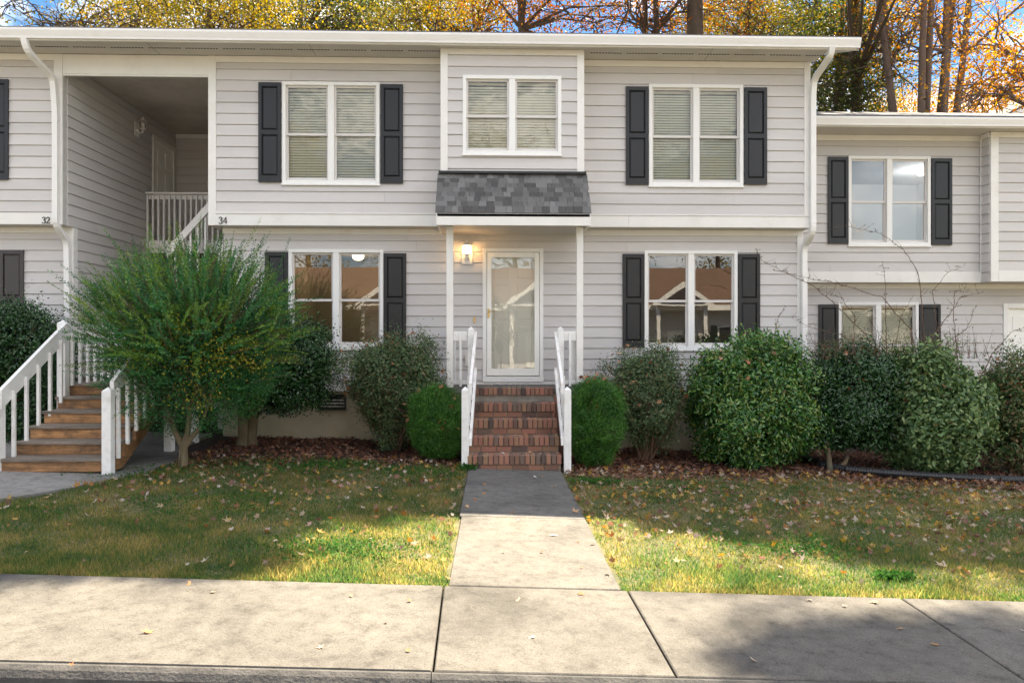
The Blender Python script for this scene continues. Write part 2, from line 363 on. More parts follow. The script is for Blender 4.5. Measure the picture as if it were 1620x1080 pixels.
A2 = [(.03,.05,.012),(.07,.085,.014),(.16,.13,.016),(.30,.20,.02),(.26,.10,.02)]
A3 = [(.10,.035,.012),(.19,.06,.015),(.28,.10,.018),(.34,.16,.02),(.12,.09,.02)]
A4 = [(.28,.09,.015),(.42,.15,.02),(.52,.24,.025),(.50,.32,.05),(.25,.17,.03)]
A5 = [(.02,.04,.012),(.035,.06,.014),(.07,.09,.016),(.14,.13,.02),(.22,.13,.02)]
for i, a in enumerate((A1, A2, A3, A4, A5)): G['t%d' % (i+1)] = ramp_mat('autumn_leaf_%s' % ('yellow', 'olive', 'russet', 'orange', 'green')[i], a, .6, .36, patch=.4, pscale=.5, bright=.92)

# ------------------------------------------------------------------ ground
def g0(x, y):
    x = np.clip(x, -9, 10); y = np.asarray(y, dtype=float)
    h = np.interp(y, [-60, 3.5, 4.1, 5.4, 9.97, 12.3, 16, 60], [-.25, -.11, -.095, -.075, 0, .035, .05, .3])
    return -.037*x+h+.011
def G_(x, y): return float(g0(np.array([x]), np.array([y]))[0])
YL, YU, YB = 12.24, 11.96, 11.56
def bumps(x, y):
    return .018*np.sin(x*1.9+.7*y)*np.cos(y*1.6-x*.6)+.010*np.sin(x*5.1+1.3)*np.sin(y*4.3)
def terr(x, y):
    z = g0(x, y)+bumps(x, y)*np.clip((y-5.45)/.5, 0, 1)
    # keep the sheet under the paved surfaces
    z = np.where(y < 5.42, g0(x, y)-.10, z)
    z = np.where(y < 4.06, g0(x, np.full_like(y, 4.1))-.34, z)
    wk = (np.abs(x-.33) < .60) & (y > 5.3) & (y < 10.2); z = np.where(wk, z-.09, z)
    return z
xs = np.unique(np.round(np.concatenate([np.linspace(-400, -16, 20), np.linspace(-16, -9, 15), np.arange(-9, 10.01, .12), np.linspace(10, 18, 15), np.linspace(20, 400, 20), [-.28, -.26, .92, .94]]), 4))
ys = np.unique(np.round(np.concatenate([np.linspace(-400, -20, 16), np.linspace(-20, 3.6, 12), [4.05, 4.07, 5.41, 5.43], np.arange(4.2, 13, .12), np.linspace(13, 22, 14), np.linspace(24, 600, 30)]), 4))
XX, YY = np.meshgrid(xs, ys); ZZ = terr(XX, YY)
V = np.stack([XX, YY, ZZ], -1).reshape(-1, 3); nx = len(xs); ny = len(ys)
i, j = np.meshgrid(np.arange(nx-1), np.arange(ny-1)); a = (j*nx+i).ravel()
T = np.concatenate([np.stack([a, a+1, a+nx+1], 1), np.stack([a, a+nx+1, a+nx], 1)])
def ground_mat():
    m = bpy.data.materials.new('soil_and_thatch'); m.use_nodes = True; t = m.node_tree; N = t.nodes; K = t.links.new; p = N['Principled BSDF']; p.inputs['Roughness'].default_value = .95
    g = N.new('ShaderNodeNewGeometry'); sx = N.new('ShaderNodeSeparateXYZ'); K(g.outputs['Position'], sx.inputs[0])
    def noise(sc, det=6):
        n = N.new('ShaderNodeTexNoise'); n.inputs['Scale'].default_value = sc; n.inputs['Detail'].default_value = det; n.inputs['Roughness'].default_value = .7; K(g.outputs['Position'], n.inputs['Vector']); return n.outputs['Fac']
    def ramp(s, stops):
        q = N.new('ShaderNodeValToRGB'); e = q.color_ramp.elements
        while len(e) < len(stops): e.new(.5)
        for k_, (a_, b_) in enumerate(stops): e[k_].position = a_; e[k_].color = (*b_, 1)
        K(s, q.inputs[0]); return q.outputs[0]
    grass = ramp(noise(2.2), [(.3, (.07, .09, .035)), (.5, (.15, .135, .06)), (.7, (.24, .19, .10))])
    soil = ramp(noise(14), [(.3, (.022, .014, .010)), (.6, (.05, .032, .022)), (.8, (.09, .06, .04))])
    ad = N.new('ShaderNodeMath'); ad.operation = 'MULTIPLY_ADD'; K(noise(1.3), ad.inputs[0]); ad.inputs[1].default_value = 1.2; K(sx.outputs['Y'], ad.inputs[2])
    r = N.new('ShaderNodeMapRange'); r.inputs['From Min'].default_value = 10.45; r.inputs['From Max'].default_value = 10.9; K(ad.outputs[0], r.inputs['Value'])
    x = N.new('ShaderNodeMix'); x.data_type = 'RGBA'; K(r.outputs[0], x.inputs['Factor']); K(grass, x.inputs['A']); K(soil, x.inputs['B'])
    fi = ramp(noise(120, 3), [(.3, (.45, .45, .45)), (.6, (1.1, 1.1, 1.1))])
    y_ = N.new('ShaderNodeMix'); y_.data_type = 'RGBA'; y_.blend_type = 'MULTIPLY'; y_.inputs[0].default_value = 1; K(x.outputs['Result'], y_.inputs['A']); K(fi, y_.inputs['B']); K(y_.outputs['Result'], p.inputs['Base Color'])
    b = N.new('ShaderNodeBump'); b.inputs['Strength'].default_value = .8; b.inputs['Distance'].default_value = .02; K(noise(60, 4), b.inputs['Height']); K(b.outputs[0], p.inputs['Normal'])
    return m
o = raw_mesh('ground', V, T, ground_mat(), loc=(0, 0, 0)); o['kind'] = 'structure'

def slab(name, corners, th, m, parent, b=.006, nseg=8):
    """paved slab: four corners (x,y) counter-clockwise from front left, chamfered top"""
    mb = MB(); c = [Vector((x, y, 0)) for x, y in corners]; cen = sum(c, Vector())/4
    top = []; ed = []; bot = []
    for p in c:
        q = p+(cen-p).normalized()*b*1.6; top.append(Vector((q.x, q.y, G_(q.x, q.y)+.02))); ed.append(Vector((p.x, p.y, G_(p.x, p.y)+.02-b))); bot.append(Vector((p.x, p.y, G_(p.x, p.y)+.02-th)))
    mb.quad(*top)
    for k in range(4):
        l = (k+1) % 4; mb.quad(ed[k], ed[l], top[l], top[k]); mb.quad(bot[k], bot[l], ed[l], ed[k])
    return mb.build(name, m, parent)
sw = thing('sidewalk', None, None, (0, 4.7, 0), kind='structure')
def kx(u0, v0, u1, v1):
    out_ = []
    for u, v, Y in ((u0, v0, 5.42), (u1, v1, 4.12)): out_.append(PX(u, Y))
    return out_
joints = [(-9.0, -9.0), (-6.2, -6.2), (-3.9, -3.9), (-.325, -.30), (.99, 1.01), (2.98, 2.97), (4.9, 4.9), (6.9, 6.9), (9, 9)]
for (a0, a1), (b0, b1) in zip(joints[:-1], joints[1:]):
    slab('slab', [(a1+.007, 4.06), (b1-.007, 4.06), (b0-.007, 5.40), (a0+.007, 5.40)], .12, M['conc'], sw)
kb = MB()
kp = lambda x: [(x, 3.97, G_(x, 4.1)-.20), (x, 4.055, G_(x, 4.1)-.20), (x, 4.055, G_(x, 4.1)+.012), (x, 4.04, G_(x, 4.1)+.010), (x, 4.015, G_(x, 4.1)-.008), (x, 3.99, G_(x, 4.1)-.04)]
for x0, x1 in ((-9, -4.6), (-4.594, -.31), (-.304, 3.9), (3.906, 9)):
    a_, b_ = kp(x0), kp(x1); kb.poly(a_); kb.poly(b_[::-1])
    for k in range(6): kb.quad(a_[k], b_[k], b_[(k+1) % 6], a_[(k+1) % 6])
kb.build('kerb', M['kerb'], None, kind='structure')
wk = thing('walkway', None, None, (.33, 7.7, 0), kind='structure')
for y0, y1 in ((5.42, 7.42), (7.435, 9.95)):
    slab('slab', [(-.29, y0), (.945, y0), (.945, y1), (-.27, y1)], .12, M['conc_shade'] if y0 > 6 else M['conc'], wk)  # shaded upper slab coloured lighter than the sunlit one to offset the shade
# concrete apron in front of the wooden stair
ap = MB(); pts = [(-9.5, 6.2), (-6.0, 6.85), (-4.9, 7.25), (-4.55, 7.75), (-4.25, 8.35), (-4.02, 9.0), (-4.0, 9.9), (-4.3, 10.6), (-4.4, 12.2), (-9.5, 12.2)]
cx_ = [Vector((x, y, G_(x, y)+.035)) for x, y in pts]; ap.poly(cx_)
for k in range(len(cx_)): p, q = cx_[k], cx_[(k+1) % len(cx_)]; ap.quad(q, p, p-Vector((0, 0, .12)), q-Vector((0, 0, .12)))
ap.build('path', M['conc_p'], None, kind='structure')
rd = MB(); rz = G_(0, 4.1)-.16
NX = 20
for k in range(NX):
    x0, x1 = -60+k*6, -54+k*6
    rd.quad((x0, -14, G_(x0, 4.1)-.17), (x1, -14, G_(x1, 4.1)-.17), (x1, 3.98, G_(x1, 4.1)-.17), (x0, 3.98, G_(x0, 4.1)-.17))
rd.build('road', M['asphalt'], None, kind='structure')

# ------------------------------------------------------------------ buildings
EXP = .1725
def board_mesh():
    mb = MB(); h = EXP
    mb.prism([(-.024, .0035), (-.021, 0), (0, 0), (0, h), (-.004, h-.006), (-.007, h-.0065)], 'x', 0, 1)
    me = bpy.data.meshes.new('siding_board'); me.from_pydata(mb.v, [], mb.f); me.update(); me.materials.append(M['siding']); return me
BM = board_mesh()
def siding(parent, A, B, z0, z1, holes, seed, zstart=None, name='siding_board'):
    """lap boards on the wall from plan point A to B (outside is to the right of A->B turned -90); holes in (s0,s1,z0,z1)"""
    r = random.Random(seed); A = Vector((*A, 0)); B = Vector((*B, 0)); Lw = (B-A).length; d = (B-A)/Lw; ang = math.atan2(d.y, d.x)
    z = z0 if zstart is None else zstart
    while z < z1-.004:
        za, zb = z, min(z+EXP, z1); za_ = max(za, z0); hs_ = zb-za_
        hh_ = [h_ for h_ in holes if h_[1] > 0 and h_[0] < Lw and za_ < h_[3]-.013 and zb > h_[2]+.013]
        br_ = sorted({0, Lw, *[min(max(h_[q_], 0), Lw) for h_ in hh_ for q_ in (0, 1)]}); rows_ = []
        for a_, b_ in zip(br_[:-1], br_[1:]):
            m_ = (a_+b_)/2; c0, c1 = za_, zb
            for h_ in hh_:
                if h_[0] <= m_ <= h_[1]:
                    if h_[2] > za_+.012: c1 = h_[2]
                    elif h_[3] < zb-.012: c0 = h_[3]
                    else: c1 = c0
            if c1-c0 > .01: rows_.append((c0, c1, a_, b_))
        for c0, c1, a_, b_ in rows_:
            fin = [(a_, b_)]
            if b_-a_ > 2.4: c_ = a_+(b_-a_)*r.uniform(.15, .85); fin = [(a_, c_-.0012), (c_+.0012, b_)]
            for a2, b2 in fin:
                if b2-a2 < .01: continue
                o_ = bpy.data.objects.new(name, BM); COL.objects.link(o_)
                o_.scale = (b2-a2, 1, (c1-c0)/EXP); o_.rotation_euler = (0, 0, ang); o_.parent = parent
                o_.location = Vector((*(A+d*a2).xy, c0))-worldpos(parent)
        z += EXP
def holebox(u0, u1, v0, v1, Y, X0): 
    um = (u0+u1)/2
    return (PX(u0, Y)-X0+.03, PX(u1, Y)-X0-.03, PZ(um, v1, Y)+.03, PZ(um, v0, Y)-.03)
def shutter(parent, x0, x1, z0, z1, Y, m):
    s = MB(); w_ = .05; t = .03; zm = z0+(z1-z0)*.50; xm0, xm1 = x0+w_, x1-w_
    for a_, b_, c_, d_ in ((x0, xm0, z0, z1), (xm1, x1, z0, z1), (xm0, xm1, z0, z0+.10), (xm0, xm1, z1-.06, z1), (xm0, xm1, zm-.035, zm+.035)):
        s.box(a_, b_, Y-t, Y, c_, d_)
    s.box(xm0, xm1, Y-.010, Y-.001, z0+.10, z1-.06)
    o_ = s.build('shutter', m, parent)
    for c_, d_ in ((z0+.10, zm-.035), (zm+.035, z1-.06)):
        p = MB(); q = .022; a0, a1, b0, b1 = xm0+.008, xm1-.008, c_+.008, d_-.008
        f0 = [(a0, Y-.0105, b0), (a1, Y-.0105, b0), (a1, Y-.0105, b1), (a0, Y-.0105, b1)]
        f1 = [(a0+q, Y-.027, b0+q), (a1-q, Y-.027, b0+q), (a1-q, Y-.027, b1-q), (a0+q, Y-.027, b1-q)]
        p.poly(f1)
        for k in range(4): l = (k+1) % 4; p.quad(f0[k], f0[l], f1[l], f1[k])
        p.build('shutter_panel', m, o_)
    return o_
def window(parent, x0, x1, z0, z1, Y, blind=True, white_room=False, lamp=None, glass=None, closed=(True, True)):
    """twin double-hung window: casing, two units of two sashes with panes, blinds and the room behind"""
    cw = .055; t = .035; ym = Y-t; xm = (x0+x1)/2
    c = MB()
    c.bbox(x0, x0+cw, ym, Y+.10, z0, z1, .004); c.bbox(x1-cw, x1, ym, Y+.10, z0, z1, .004)
    c.bbox(x0+cw, x1-cw, ym, Y+.10, z1-cw, z1, .004); c.bbox(x0+cw, x1-cw, ym, Y+.10, z0, z0+cw, .004); c.bbox(xm-.048, xm+.048, ym+.003, Y+.10, z0+cw, z1-cw, .004)
    wo = c.build('window', M['frame'], parent)
    MB().bbox(x0-.01, x1+.01, ym-.02, Y, z0-.028, z0-.001, .004).build('sill', M['frame'], wo)
    zm = z0+(z1-z0)*.487
    for (a_, b_) in ((x0+cw, xm-.048), (xm+.048, x1-cw)):
        for up in (0, 1):
            yy = Y+.02 if up else Y+.045
            if up: yy = Y+.012; c0, c1 = zm-.015, z1-cw
            else: yy = Y+.040; c0, c1 = z0+cw, zm+.015
            # upper sash stands outside the lower one
            w_ = .030; s = MB(); bt = .038 if up else .052
            s.box(a_, a_+w_, yy, yy+.026, c0, c1); s.box(b_-w_, b_, yy, yy+.026, c0, c1)
            s.box(a_+w_, b_-w_, yy, yy+.026, c0, c0+bt); s.box(a_+w_, b_-w_, yy, yy+.026, c1-.030, c1)
            s.build('sash', M['vinyl'], wo)
            MB().quad((a_+w_, yy+.012, c0+bt), (b_-w_, yy+.012, c0+bt), (b_-w_, yy+.012, c1-.03), (a_+w_, yy+.012, c1-.03)).build('pane', glass or (M['glass_up'] if blind else M['glass']), wo)
    if blind:
        for (a_, b_), cl in zip(((x0+cw+.02, xm-.06), (xm+.06, x1-cw-.02)), closed):
            bl = MB(); z = z1-cw-.06; bl.box(a_, b_, Y+.095, Y+.125, z, z1-cw-.02)
            while z > z0+cw+(.03 if cl else .55):
                z -= .0415; bl.quad((a_, Y+.090, z-.016), (b_, Y+.090, z-.016), (b_, Y+.108, z+.020), (a_, Y+.108, z+.020))
            for q in (.12, .5, .88):
                xq = a_+(b_-a_)*q; bl.box(xq-.0015, xq+.0015, Y+.086, Y+.088, z, z1-cw-.05)
            tag(bl.build('blind', M['blind'], wo), kind='stuff')
    dp = 1.2 if blind and not white_room else 3.2
    rm = M['room_w'] if white_room else M['room']
    X0, X1, Z0, Z1, Ya, Yb = x0-.25, x1+(1.6 if white_room else .25), z0-.35, z1+(.16 if lamp else .28), Y+.13, Y+dp
    r = MB()
    r.quad((X0, Yb, Z0), (X1, Yb, Z0), (X1, Yb, Z1), (X0, Yb, Z1)); r.quad((X0, Ya, Z0), (X0, Yb, Z0), (X0, Yb, Z1), (X0, Ya, Z1)); r.quad((X1, Ya, Z0), (X1, Yb, Z0), (X1, Yb, Z1), (X1, Ya, Z1))
    r.quad((X0, Ya, Z1), (X1, Ya, Z1), (X1, Yb, Z1), (X0, Yb, Z1)); r.quad((X0, Ya, Z0), (X1, Ya, Z0), (X1, Yb, Z0), (X0, Yb, Z0))
    r.build('room_interior', rm, wo)
    if lamp:
        lo = MB().lathe((lamp[0], Y+lamp[1], Z1-.10), [(.02, -.02), (.06, -.015), (.095, .01), (.11, .05), (.11, .09)]).build('ceiling_lamp', M['ceillamp'], wo, True)
        ld_ = bpy.data.lights.new('ceiling_lamp_light', 'POINT'); ld_.energy = 4 if white_room else 2.2; ld_.color = (.97, .98, 1) if white_room else (1, .75, .45); ld_.shadow_soft_size = .15
        q_ = bpy.data.objects.new('ceiling_lamp_light', ld_); COL.objects.link(q_); q_.location = (lamp[0], Y+lamp[1], Z1-.3)
    return wo
def rect(u0, u1, v0, v1, Y):
    um = (u0+u1)/2
    return PX(u0, Y), PX(u1, Y), PZ(um, v1, Y), PZ(um, v0, Y)

ZS = EZ+4.445                    # soffit height of the tall building
H = thing('townhouse', 'tall two-storey grey-sided townhouse in the middle with dark shutters and shingled porch hood', 'house', (0, 14, 0))
XR = 5.115; XBL, XBR = -6.60, -4.25     # right corner; breezeway sides
XLW = -13.0
zb0, zb1 = EZ+1.805, EZ+2.0            # belt board
fr0 = EZ+4.345                          # underside of frieze
# --- wall backing with window openings left clear
def backing(parent, x0, x1, z0, z1, Y, holes, th=.12):
    mb = MB(); xs_ = sorted({x0, x1, *[min(max(h[0], x0), x1) for h in holes], *[min(max(h[1], x0), x1) for h in holes]})
    for a_, b_ in zip(xs_[:-1], xs_[1:]):
        if b_-a_ < .005: continue
        m_ = (a_+b_)/2; cuts = sorted([(h[2], h[3]) for h in holes if h[0] <= m_ <= h[1]]); z = z0
        for c0, c1 in cuts:
            if c0 > z: mb.box(a_, b_, Y+.0005, Y+th, z, c0)
            z = max(z, c1)
        if z < z1: mb.box(a_, b_, Y+.0005, Y+th, z, z1)
    return mb.build('wall', M['siding_dk'], parent)
def absholes(rs): return [(r[0]+.03, r[1]-.03, r[2]+.03, r[3]-.03) for r in rs]   # the casing laps over the boards
WUL = rect(447, 601, 130.5, 291.5, YU); WUR = rect(1026, 1175, 134.5, 294.5, YU)
WB = rect(732, 888, 120.5, 245, YB); WLL = rect(457, 607, 394.5, 551.5, YL); WLR = rect(1019, 1166, 396.5, 552.5, YL)
bx0, bx1 = PX(697, YB), PX(924, YB)
# upper wall, two fields either side of the projecting bay
bzb_ = EZ+2.3
hu = absholes([WUL, WUR])
backing(H, XBR, XR, zb0, ZS, YU, hu)
siding(H, (XBR+.001, YU), (XR-.10, YU), zb1, fr0, [(h[0]-XBR, h[1]-XBR, h[2], h[3]) for h in hu]+[(bx0-XBR, bx1-XBR, bzb_, 9)], 1)
# bay
hb = absholes([WB]); bzb = EZ+2.3
mbx = backing(H, bx0, bx1, bzb, ZS, YB, hb)
siding(H, (bx0+.11, YB), (bx1-.11, YB), bzb+.02, ZS-.09, [(h[0]-bx0-.11, h[1]-bx0-.11, h[2], h[3]) for h in hb], 2, zstart=bzb-.02)
for x_ in (bx0, bx1-.12): MB().box(x_, x_+.12, YB+.12, YU-.001, bzb, ZS).build('bay_side_wall', M['trim'], H)
for x_ in (bx0, bx1-.11): MB().bbox(x_, x_+.11, YB-.028, YB, bzb, ZS-.001, .004).build('corner_board', M['trim'], H)
MB().bbox(bx0+.11, bx1-.11, YB-.026, YB, ZS-.09, ZS-.001, .004).build('frieze_board', M['trim'], H)
# frieze, belt and corner boards of the upper wall
def trimb(n, *a): return MB().bbox(*a, .004).build(n, M['trim'], H)
trimb('corner_board', XBR-.12, XBR+.0, YU-.030, YU+.10, zb0-.0, ZS-.001); trimb('corner_board', XR-.10, XR, YU-.030, YU, zb1, ZS-.001)
for a_, b_ in ((XBR, bx0-.001), (bx1+.001, XR-.10)): trimb('frieze_board', a_, b_, YU-.026, YU, fr0, ZS-.001)
for a_, b_ in ((XBR+.0, 2.2), (2.202, XR)):
    trimb('belt_board', a_, b_, YU-.032, YU, zb0, zb1-.012); MB().prism([(YU-.045, zb1-.011), (YU-.001, zb1-.011), (YU-.001, zb1+.018), (YU-.045, zb1+.003)], 'x', a_, b_).build('drip_cap', M['trim'], H)
MB().box(XBR-.12, XR, YU, YL+.12, zb0-.0005, zb0+.03).build('overhang_soffit', M['soffit'], H)
# lower wall
zf = PZ(450, 619, YL)           # bottom of the siding
DOOR = rect(763.5, 859.5, 393, 604, YL)
hl = absholes([WLL, WLR, DOOR])
backing(H, XBR, XR, zf, zb0, YL, hl)
siding(H, (XBR+.02, YL), (XR-.10, YL), zf, EZ+1.72, [(h[0]-XBR-.02, h[1]-XBR-.02, h[2], h[3]) for h in hl], 3)
for a_, b_ in ((XBR, 1.1), (1.102, XR)): trimb('frieze_board', a_, b_, YL-.024, YL, EZ+1.715, zb0-.001)
trimb('corner_board', XR-.10, XR, YL-.030, YL, -.2, EZ+1.714)
MB().box(XBR, XR-.01, YL+.01, YL+.15, -.5, zf-.001).build('foundation', M['found'], H)
# right end wall and inner walls, floors
MB().box(XR-.13, XR-.001, YL+.13, 22, -.5, ZS).build('end_wall', M['siding'], H)
MB().box(XR-.13, XR-.002, YU+.13, YL+.12, zb0+.04, ZS).build('end_wall', M['siding'], H)
# foundation vents
for (u0, u1, v0, v1) in ((504, 548, 623.5, 648.5), (1086, 1112, 622, 646)):
    a_, b_, c_, d_ = rect(u0, u1, v0, v1, YL)
    f = MB(); f.box(a_, a_+.025, YL-.02, YL+.009, c_, d_).box(b_-.025, b_, YL-.02, YL+.009, c_, d_).box(a_+.025, b_-.025, YL-.02, YL+.009, d_-.03, d_).box(a_+.025, b_-.025, YL-.02, YL+.009, c_, c_+.03)
    vo = f.build('crawl_vent', M['black'], H)
    MB().box(a_+.025, b_-.025, YL+.0, YL+.009, c_+.03, d_-.03).build('vent_back', M['dark'], vo)
    for k in range(3):
        z = c_+.05+k*.05; MB().quad((a_+.03, YL-.015, z), (b_-.03, YL-.015, z), (b_-.03, YL-.002, z+.022), (a_+.03, YL-.002, z+.022)).build('slat', M['mortar'], vo)
window(H, *WUL, YU); window(H, *WUR, YU); window(H, *WB, YB)
window(H, *WLL, YL, blind=False, lamp=(PX(568, YL+2.1), 2.0)); window(H, *WLR, YL, blind=False)
for (u0, u1, v0, v1, Y) in ((410, 445.5, 132, 289, YU), (602.5, 638, 135, 291, YU), (989.5, 1025, 138.5, 293, YU), (1176.5, 1212, 140, 293, YU),
                            (420.5, 456, 399, 549, YL), (607.5, 643, 401, 549, YL), (984.5, 1018.5, 402, 549, YL), (1167, 1201, 402, 549, YL)):
    shutter(H, *rect(u0, u1, v0, v1, Y), Y-.019, M['shutter'])
# --- storm door
dx0, dx1, dz0, dz1 = DOOR
dm = MB(); cw = .062
dm.bbox(dx0, dx0+cw, YL-.04, YL+.10, dz0+.09, dz1, .004).bbox(dx1-cw, dx1, YL-.04, YL+.10, dz0+.09, dz1, .004).bbox(dx0+cw, dx1-cw, YL-.04, YL+.10, dz1-cw, dz1, .004)
do = dm.build('door', M['frame'], H)
MB().bbox(dx0, dx1, YL-.06, YL+.12, dz0+.0, dz0+.088, .004).build('threshold', M['frame'], do)
s0, s1, t0, t1 = dx0+cw+.006, dx1-cw-.006, dz0+.105, dz1-cw-.006
sd_ = MB(); fw = .075
sd_.bbox(s0, s0+fw, YL-.03, YL+.0, t0, t1, .004).bbox(s1-fw, s1, YL-.03, YL+.0, t0, t1, .004).bbox(s0+fw, s1-fw, YL-.03, YL, t1-.08, t1, .004).bbox(s0+fw, s1-fw, YL-.03, YL, t0, t0+.11, .004)
sd_.build('storm_door_frame', M['door'], do)
MB().quad((s0+fw, YL-.014, t0+.11), (s1-fw, YL-.014, t0+.11), (s1-fw, YL-.014, t1-.08), (s0+fw, YL-.014, t1-.08)).build('storm_glass', M['glass_door'], do)
idr = MB(); idr.box(s0, s1, YL+.10, YL+.14, dz0+.09, t1)
for (a_, b_, c_, d_) in ((.14, .42, .05, .40), (.58, .86, .05, .40), (.14, .42, .46, .74), (.58, .86, .46, .74), (.14, .42, .80, .93), (.58, .86, .80, .93)):
    W_ = s1-s0; H_ = t1-t0; idr.bbox(s0+a_*W_, s0+b_*W_, YL+.088, YL+.101, t0+c_*H_, t0+d_*H_, .006)
idr.build('inner_door', M['door'], do)
hx = s0+.028; hz = PZ(770, 493, YL)
MB().bbox(hx-.016, hx+.016, YL-.040, YL-.031, hz-.10, hz+.045, .003).build('handle_plate', M['brass'], do)
MB().tube([(hx, YL-.04, hz), (hx, YL-.085, hz), (hx+.05, YL-.09, hz), (hx+.10, YL-.085, hz)], .008, 8).build('handle', M['brass'], do, True)
# doorbell and outlet box
MB().bbox(PX(749, YL), PX(752, YL), YL-.04, YL-.018, PZ(750, 511, YL), PZ(750, 501, YL), .003).build('doorbell', M['brass'], H)
MB().bbox(PX(736, YL), PX(744, YL), YL-.06, YL-.018, PZ(740, 579, YL), PZ(740, 560, YL), .005).build('outlet_box', M['vinyl'], H)
# --- porch hood: sloping roof with shingles, fascia, posts
hy0, hy1 = YB-.03, 10.98; hx0 = PX(693, YB); hx1 = PX(929, YB); qz1 = EZ+2.56; qz0 = EZ+1.87
hx0 = (hx0+PX(688, hy1))/2; hx1 = (hx1+PX(936, hy1))/2
PHz0 = PZ(811, 357, 11.02); PHz1 = PZ(811, 338.5, 11.02)
hood = MB().prism([(hy0, qz1-.02), (hy1+.02, qz0-.02), (hy1+.02, qz0-.06), (hy0+.45, qz0-.06), (YU-.03, qz0-.06), (YU-.03, qz1-.02)], 'x', hx0+.03, hx1-.03).build('porch_roof', M['siding'], H)
sl = Vector((0, hy1-hy0, qz0-qz1)); Ls = sl.length; sl.normalize(); nm = Vector((0, sl.z, -sl.y)).normalized()
if nm.y > 0: nm = -nm
rows = 8; ex = (Ls-.05)/rows
tabs = {}
def shingle_mesh(w_):
    k = round(w_, 2)
    if k not in tabs:
        mb = MB(); L2 = ex*1.25
        # local frame: x along the row, y down the slope, z off the roof
        mb.box(0, 1, 0, L2, 0, .008); vs = []
        for (x, y, z) in mb.v: vs.append((x, y, z+(.010 if y > 0 else 0)))
        me = bpy.data.meshes.new('shingle'); me.from_pydata(vs, [], mb.f); me.update(); me.materials.append(M['shingle']); tabs[k] = me
    return tabs[k]
rot = Matrix((Vector((1, 0, 0)), sl, nm)).transposed()
if rot.determinant() < 0: rot = Matrix((Vector((1, 0, 0)), sl, -nm)).transposed()
rr = random.Random(5)
for k in range(rows):
    x = hx0+.001
    while x < hx1-.02:
        w_ = min(rr.choice((.07, .09, .11, .13, .17)), hx1-x)
        o_ = bpy.data.objects.new('shingle', shingle_mesh(.15)); COL.objects.link(o_); o_.parent = hood
        p = Vector((x, hy0, qz1))+sl*(.05+ex*k-ex*.25)+nm*(.001)
        o_.scale = (w_-.004, 1, 1); o_.rotation_euler = rot.to_euler(); o_.location = p-worldpos(hood); x += w_
p0 = Vector((0, hy0, qz1))
MB().beam(Vector((hx0+.02, hy0-.02, qz1-.005)), Vector((hx1-.02, hy0-.02, qz1-.005)), .10, .035).build('flashing', M['shutter'], hood)
MB().bbox(PX(690, 11.0), PX(934.5, 11.0), 11.0, 11.03, PHz0, PHz1, .004).build('fascia', M['trim'], hood)
for x_ in (PX(690, 11.0), PX(934.5, 11.0)-.03): MB().box(x_, x_+.03, 11.031, YU-.034, PHz0+.01, PHz1-.02).build('side_fascia', M['trim'], hood)
MB().box(PX(690, 11.0)+.031, PX(934.5, 11.0)-.031, 11.032, YL-.03, PHz0+.035, PHz0+.05).build('porch_ceiling', M['soffit'], hood)
LZ = 1.01                       # landing height
PY = 11.36
for u in (711.8, 916.8):
    x = PX(u, PY); MB().bbox(x-.05, x+.05, PY-.05, PY+.05, LZ+.002, PHz0+.034, .005).build('porch_post', M['trim'], H)
# --- eaves, gutter, roof
XE = 5.60; YE0, YG = 11.36, 11.25
MB().box(XLW, XR+.06, YE0, YU-.032, ZS, ZS+.02).build('soffit', M['soffit'], H)
mv = MB(); x = -7.4
sy = 11.64
while x < 4.95:
    if not (bx0-.05 < x < bx1+.05):
        for k in range(11):
            xx = x+k*.045
            if xx < bx0-.05 or xx > bx1+.05: mv.box(xx, xx+.028, sy, sy+.022, ZS-.0045, ZS-.001)
    x += .56
tag(mv.build('soffit_vents', M['dark'], H), kind='stuff')
x = -6.2
for x in (-5.1, -2.7, 3.4): MB().box(x, x+.006, YE0+.005, YU-.034, ZS-.004, ZS-.001).build('soffit_seam', M['siding_dk'], H)
zg0, zg1 = ZS-.015, ZS+.125
MB().box(XLW, XE, YE0-.03, YE0, ZS-.03, ZS+.16).build('fascia', M['trim'], H)
gprof = [(YE0-.031, zg0), (YG+.035, zg0), (YG+.03, zg0+.03), (YG+.022, zg0+.05), (YG+.0, zg1-.03), (YG+.0, zg1), (YG+.012, zg1), (YE0-.031, zg1-.004)]
for a_, b_ in ((XLW, -3.0), (-2.999, XE)): MB().prism(gprof, 'x', a_, b_).build('gutter', M['gutter'], H)
zr = ZS+.13; YR_, ZR_ = 16.7, 8.02; slp = (ZR_-zr)/(YR_-YE0)
def roofslab(parent, x0, x1, ya, za, yb, zb, m, th=.05, soff=None):
    MB().prism([(ya, za), (yb, zb), (yb, zb+th), (ya, za+th)], 'x', x0, x1).build('roof', m, parent)
roofslab(H, XLW, XE, YE0-.06, zr-.02, YR_, ZR_, M['roof']); roofslab(H, XLW, XE, 22.3, zr-.02, YR_+.0, ZR_, M['roof'])
# rake boards and the closed gable
MB().prism([(YE0-.03, zr-.17), (YR_, ZR_-.17), (YR_, ZR_-.001), (YE0-.03, zr-.015)], 'x', XE-.03, XE-.001).build('rake_board', M['trim'], H)
MB().prism([(YE0+.0, zr-.12), (YR_, ZR_-.12), (YR_, ZR_-.10), (YE0, zr-.10)], 'x', XR, XE-.031).build('rake_soffit', M['trim'], H)
MB().prism([(YE0+.06, ZS+.022), (YR_, ZR_-.13), (22.0, ZS+.022)], 'x', XR-.10, XR-.001).build('gable_wall', M['siding'], H)
MB().box(XLW, XR, 21.9, 22.0, -.5, ZS).build('back_wall', M['siding'], H)
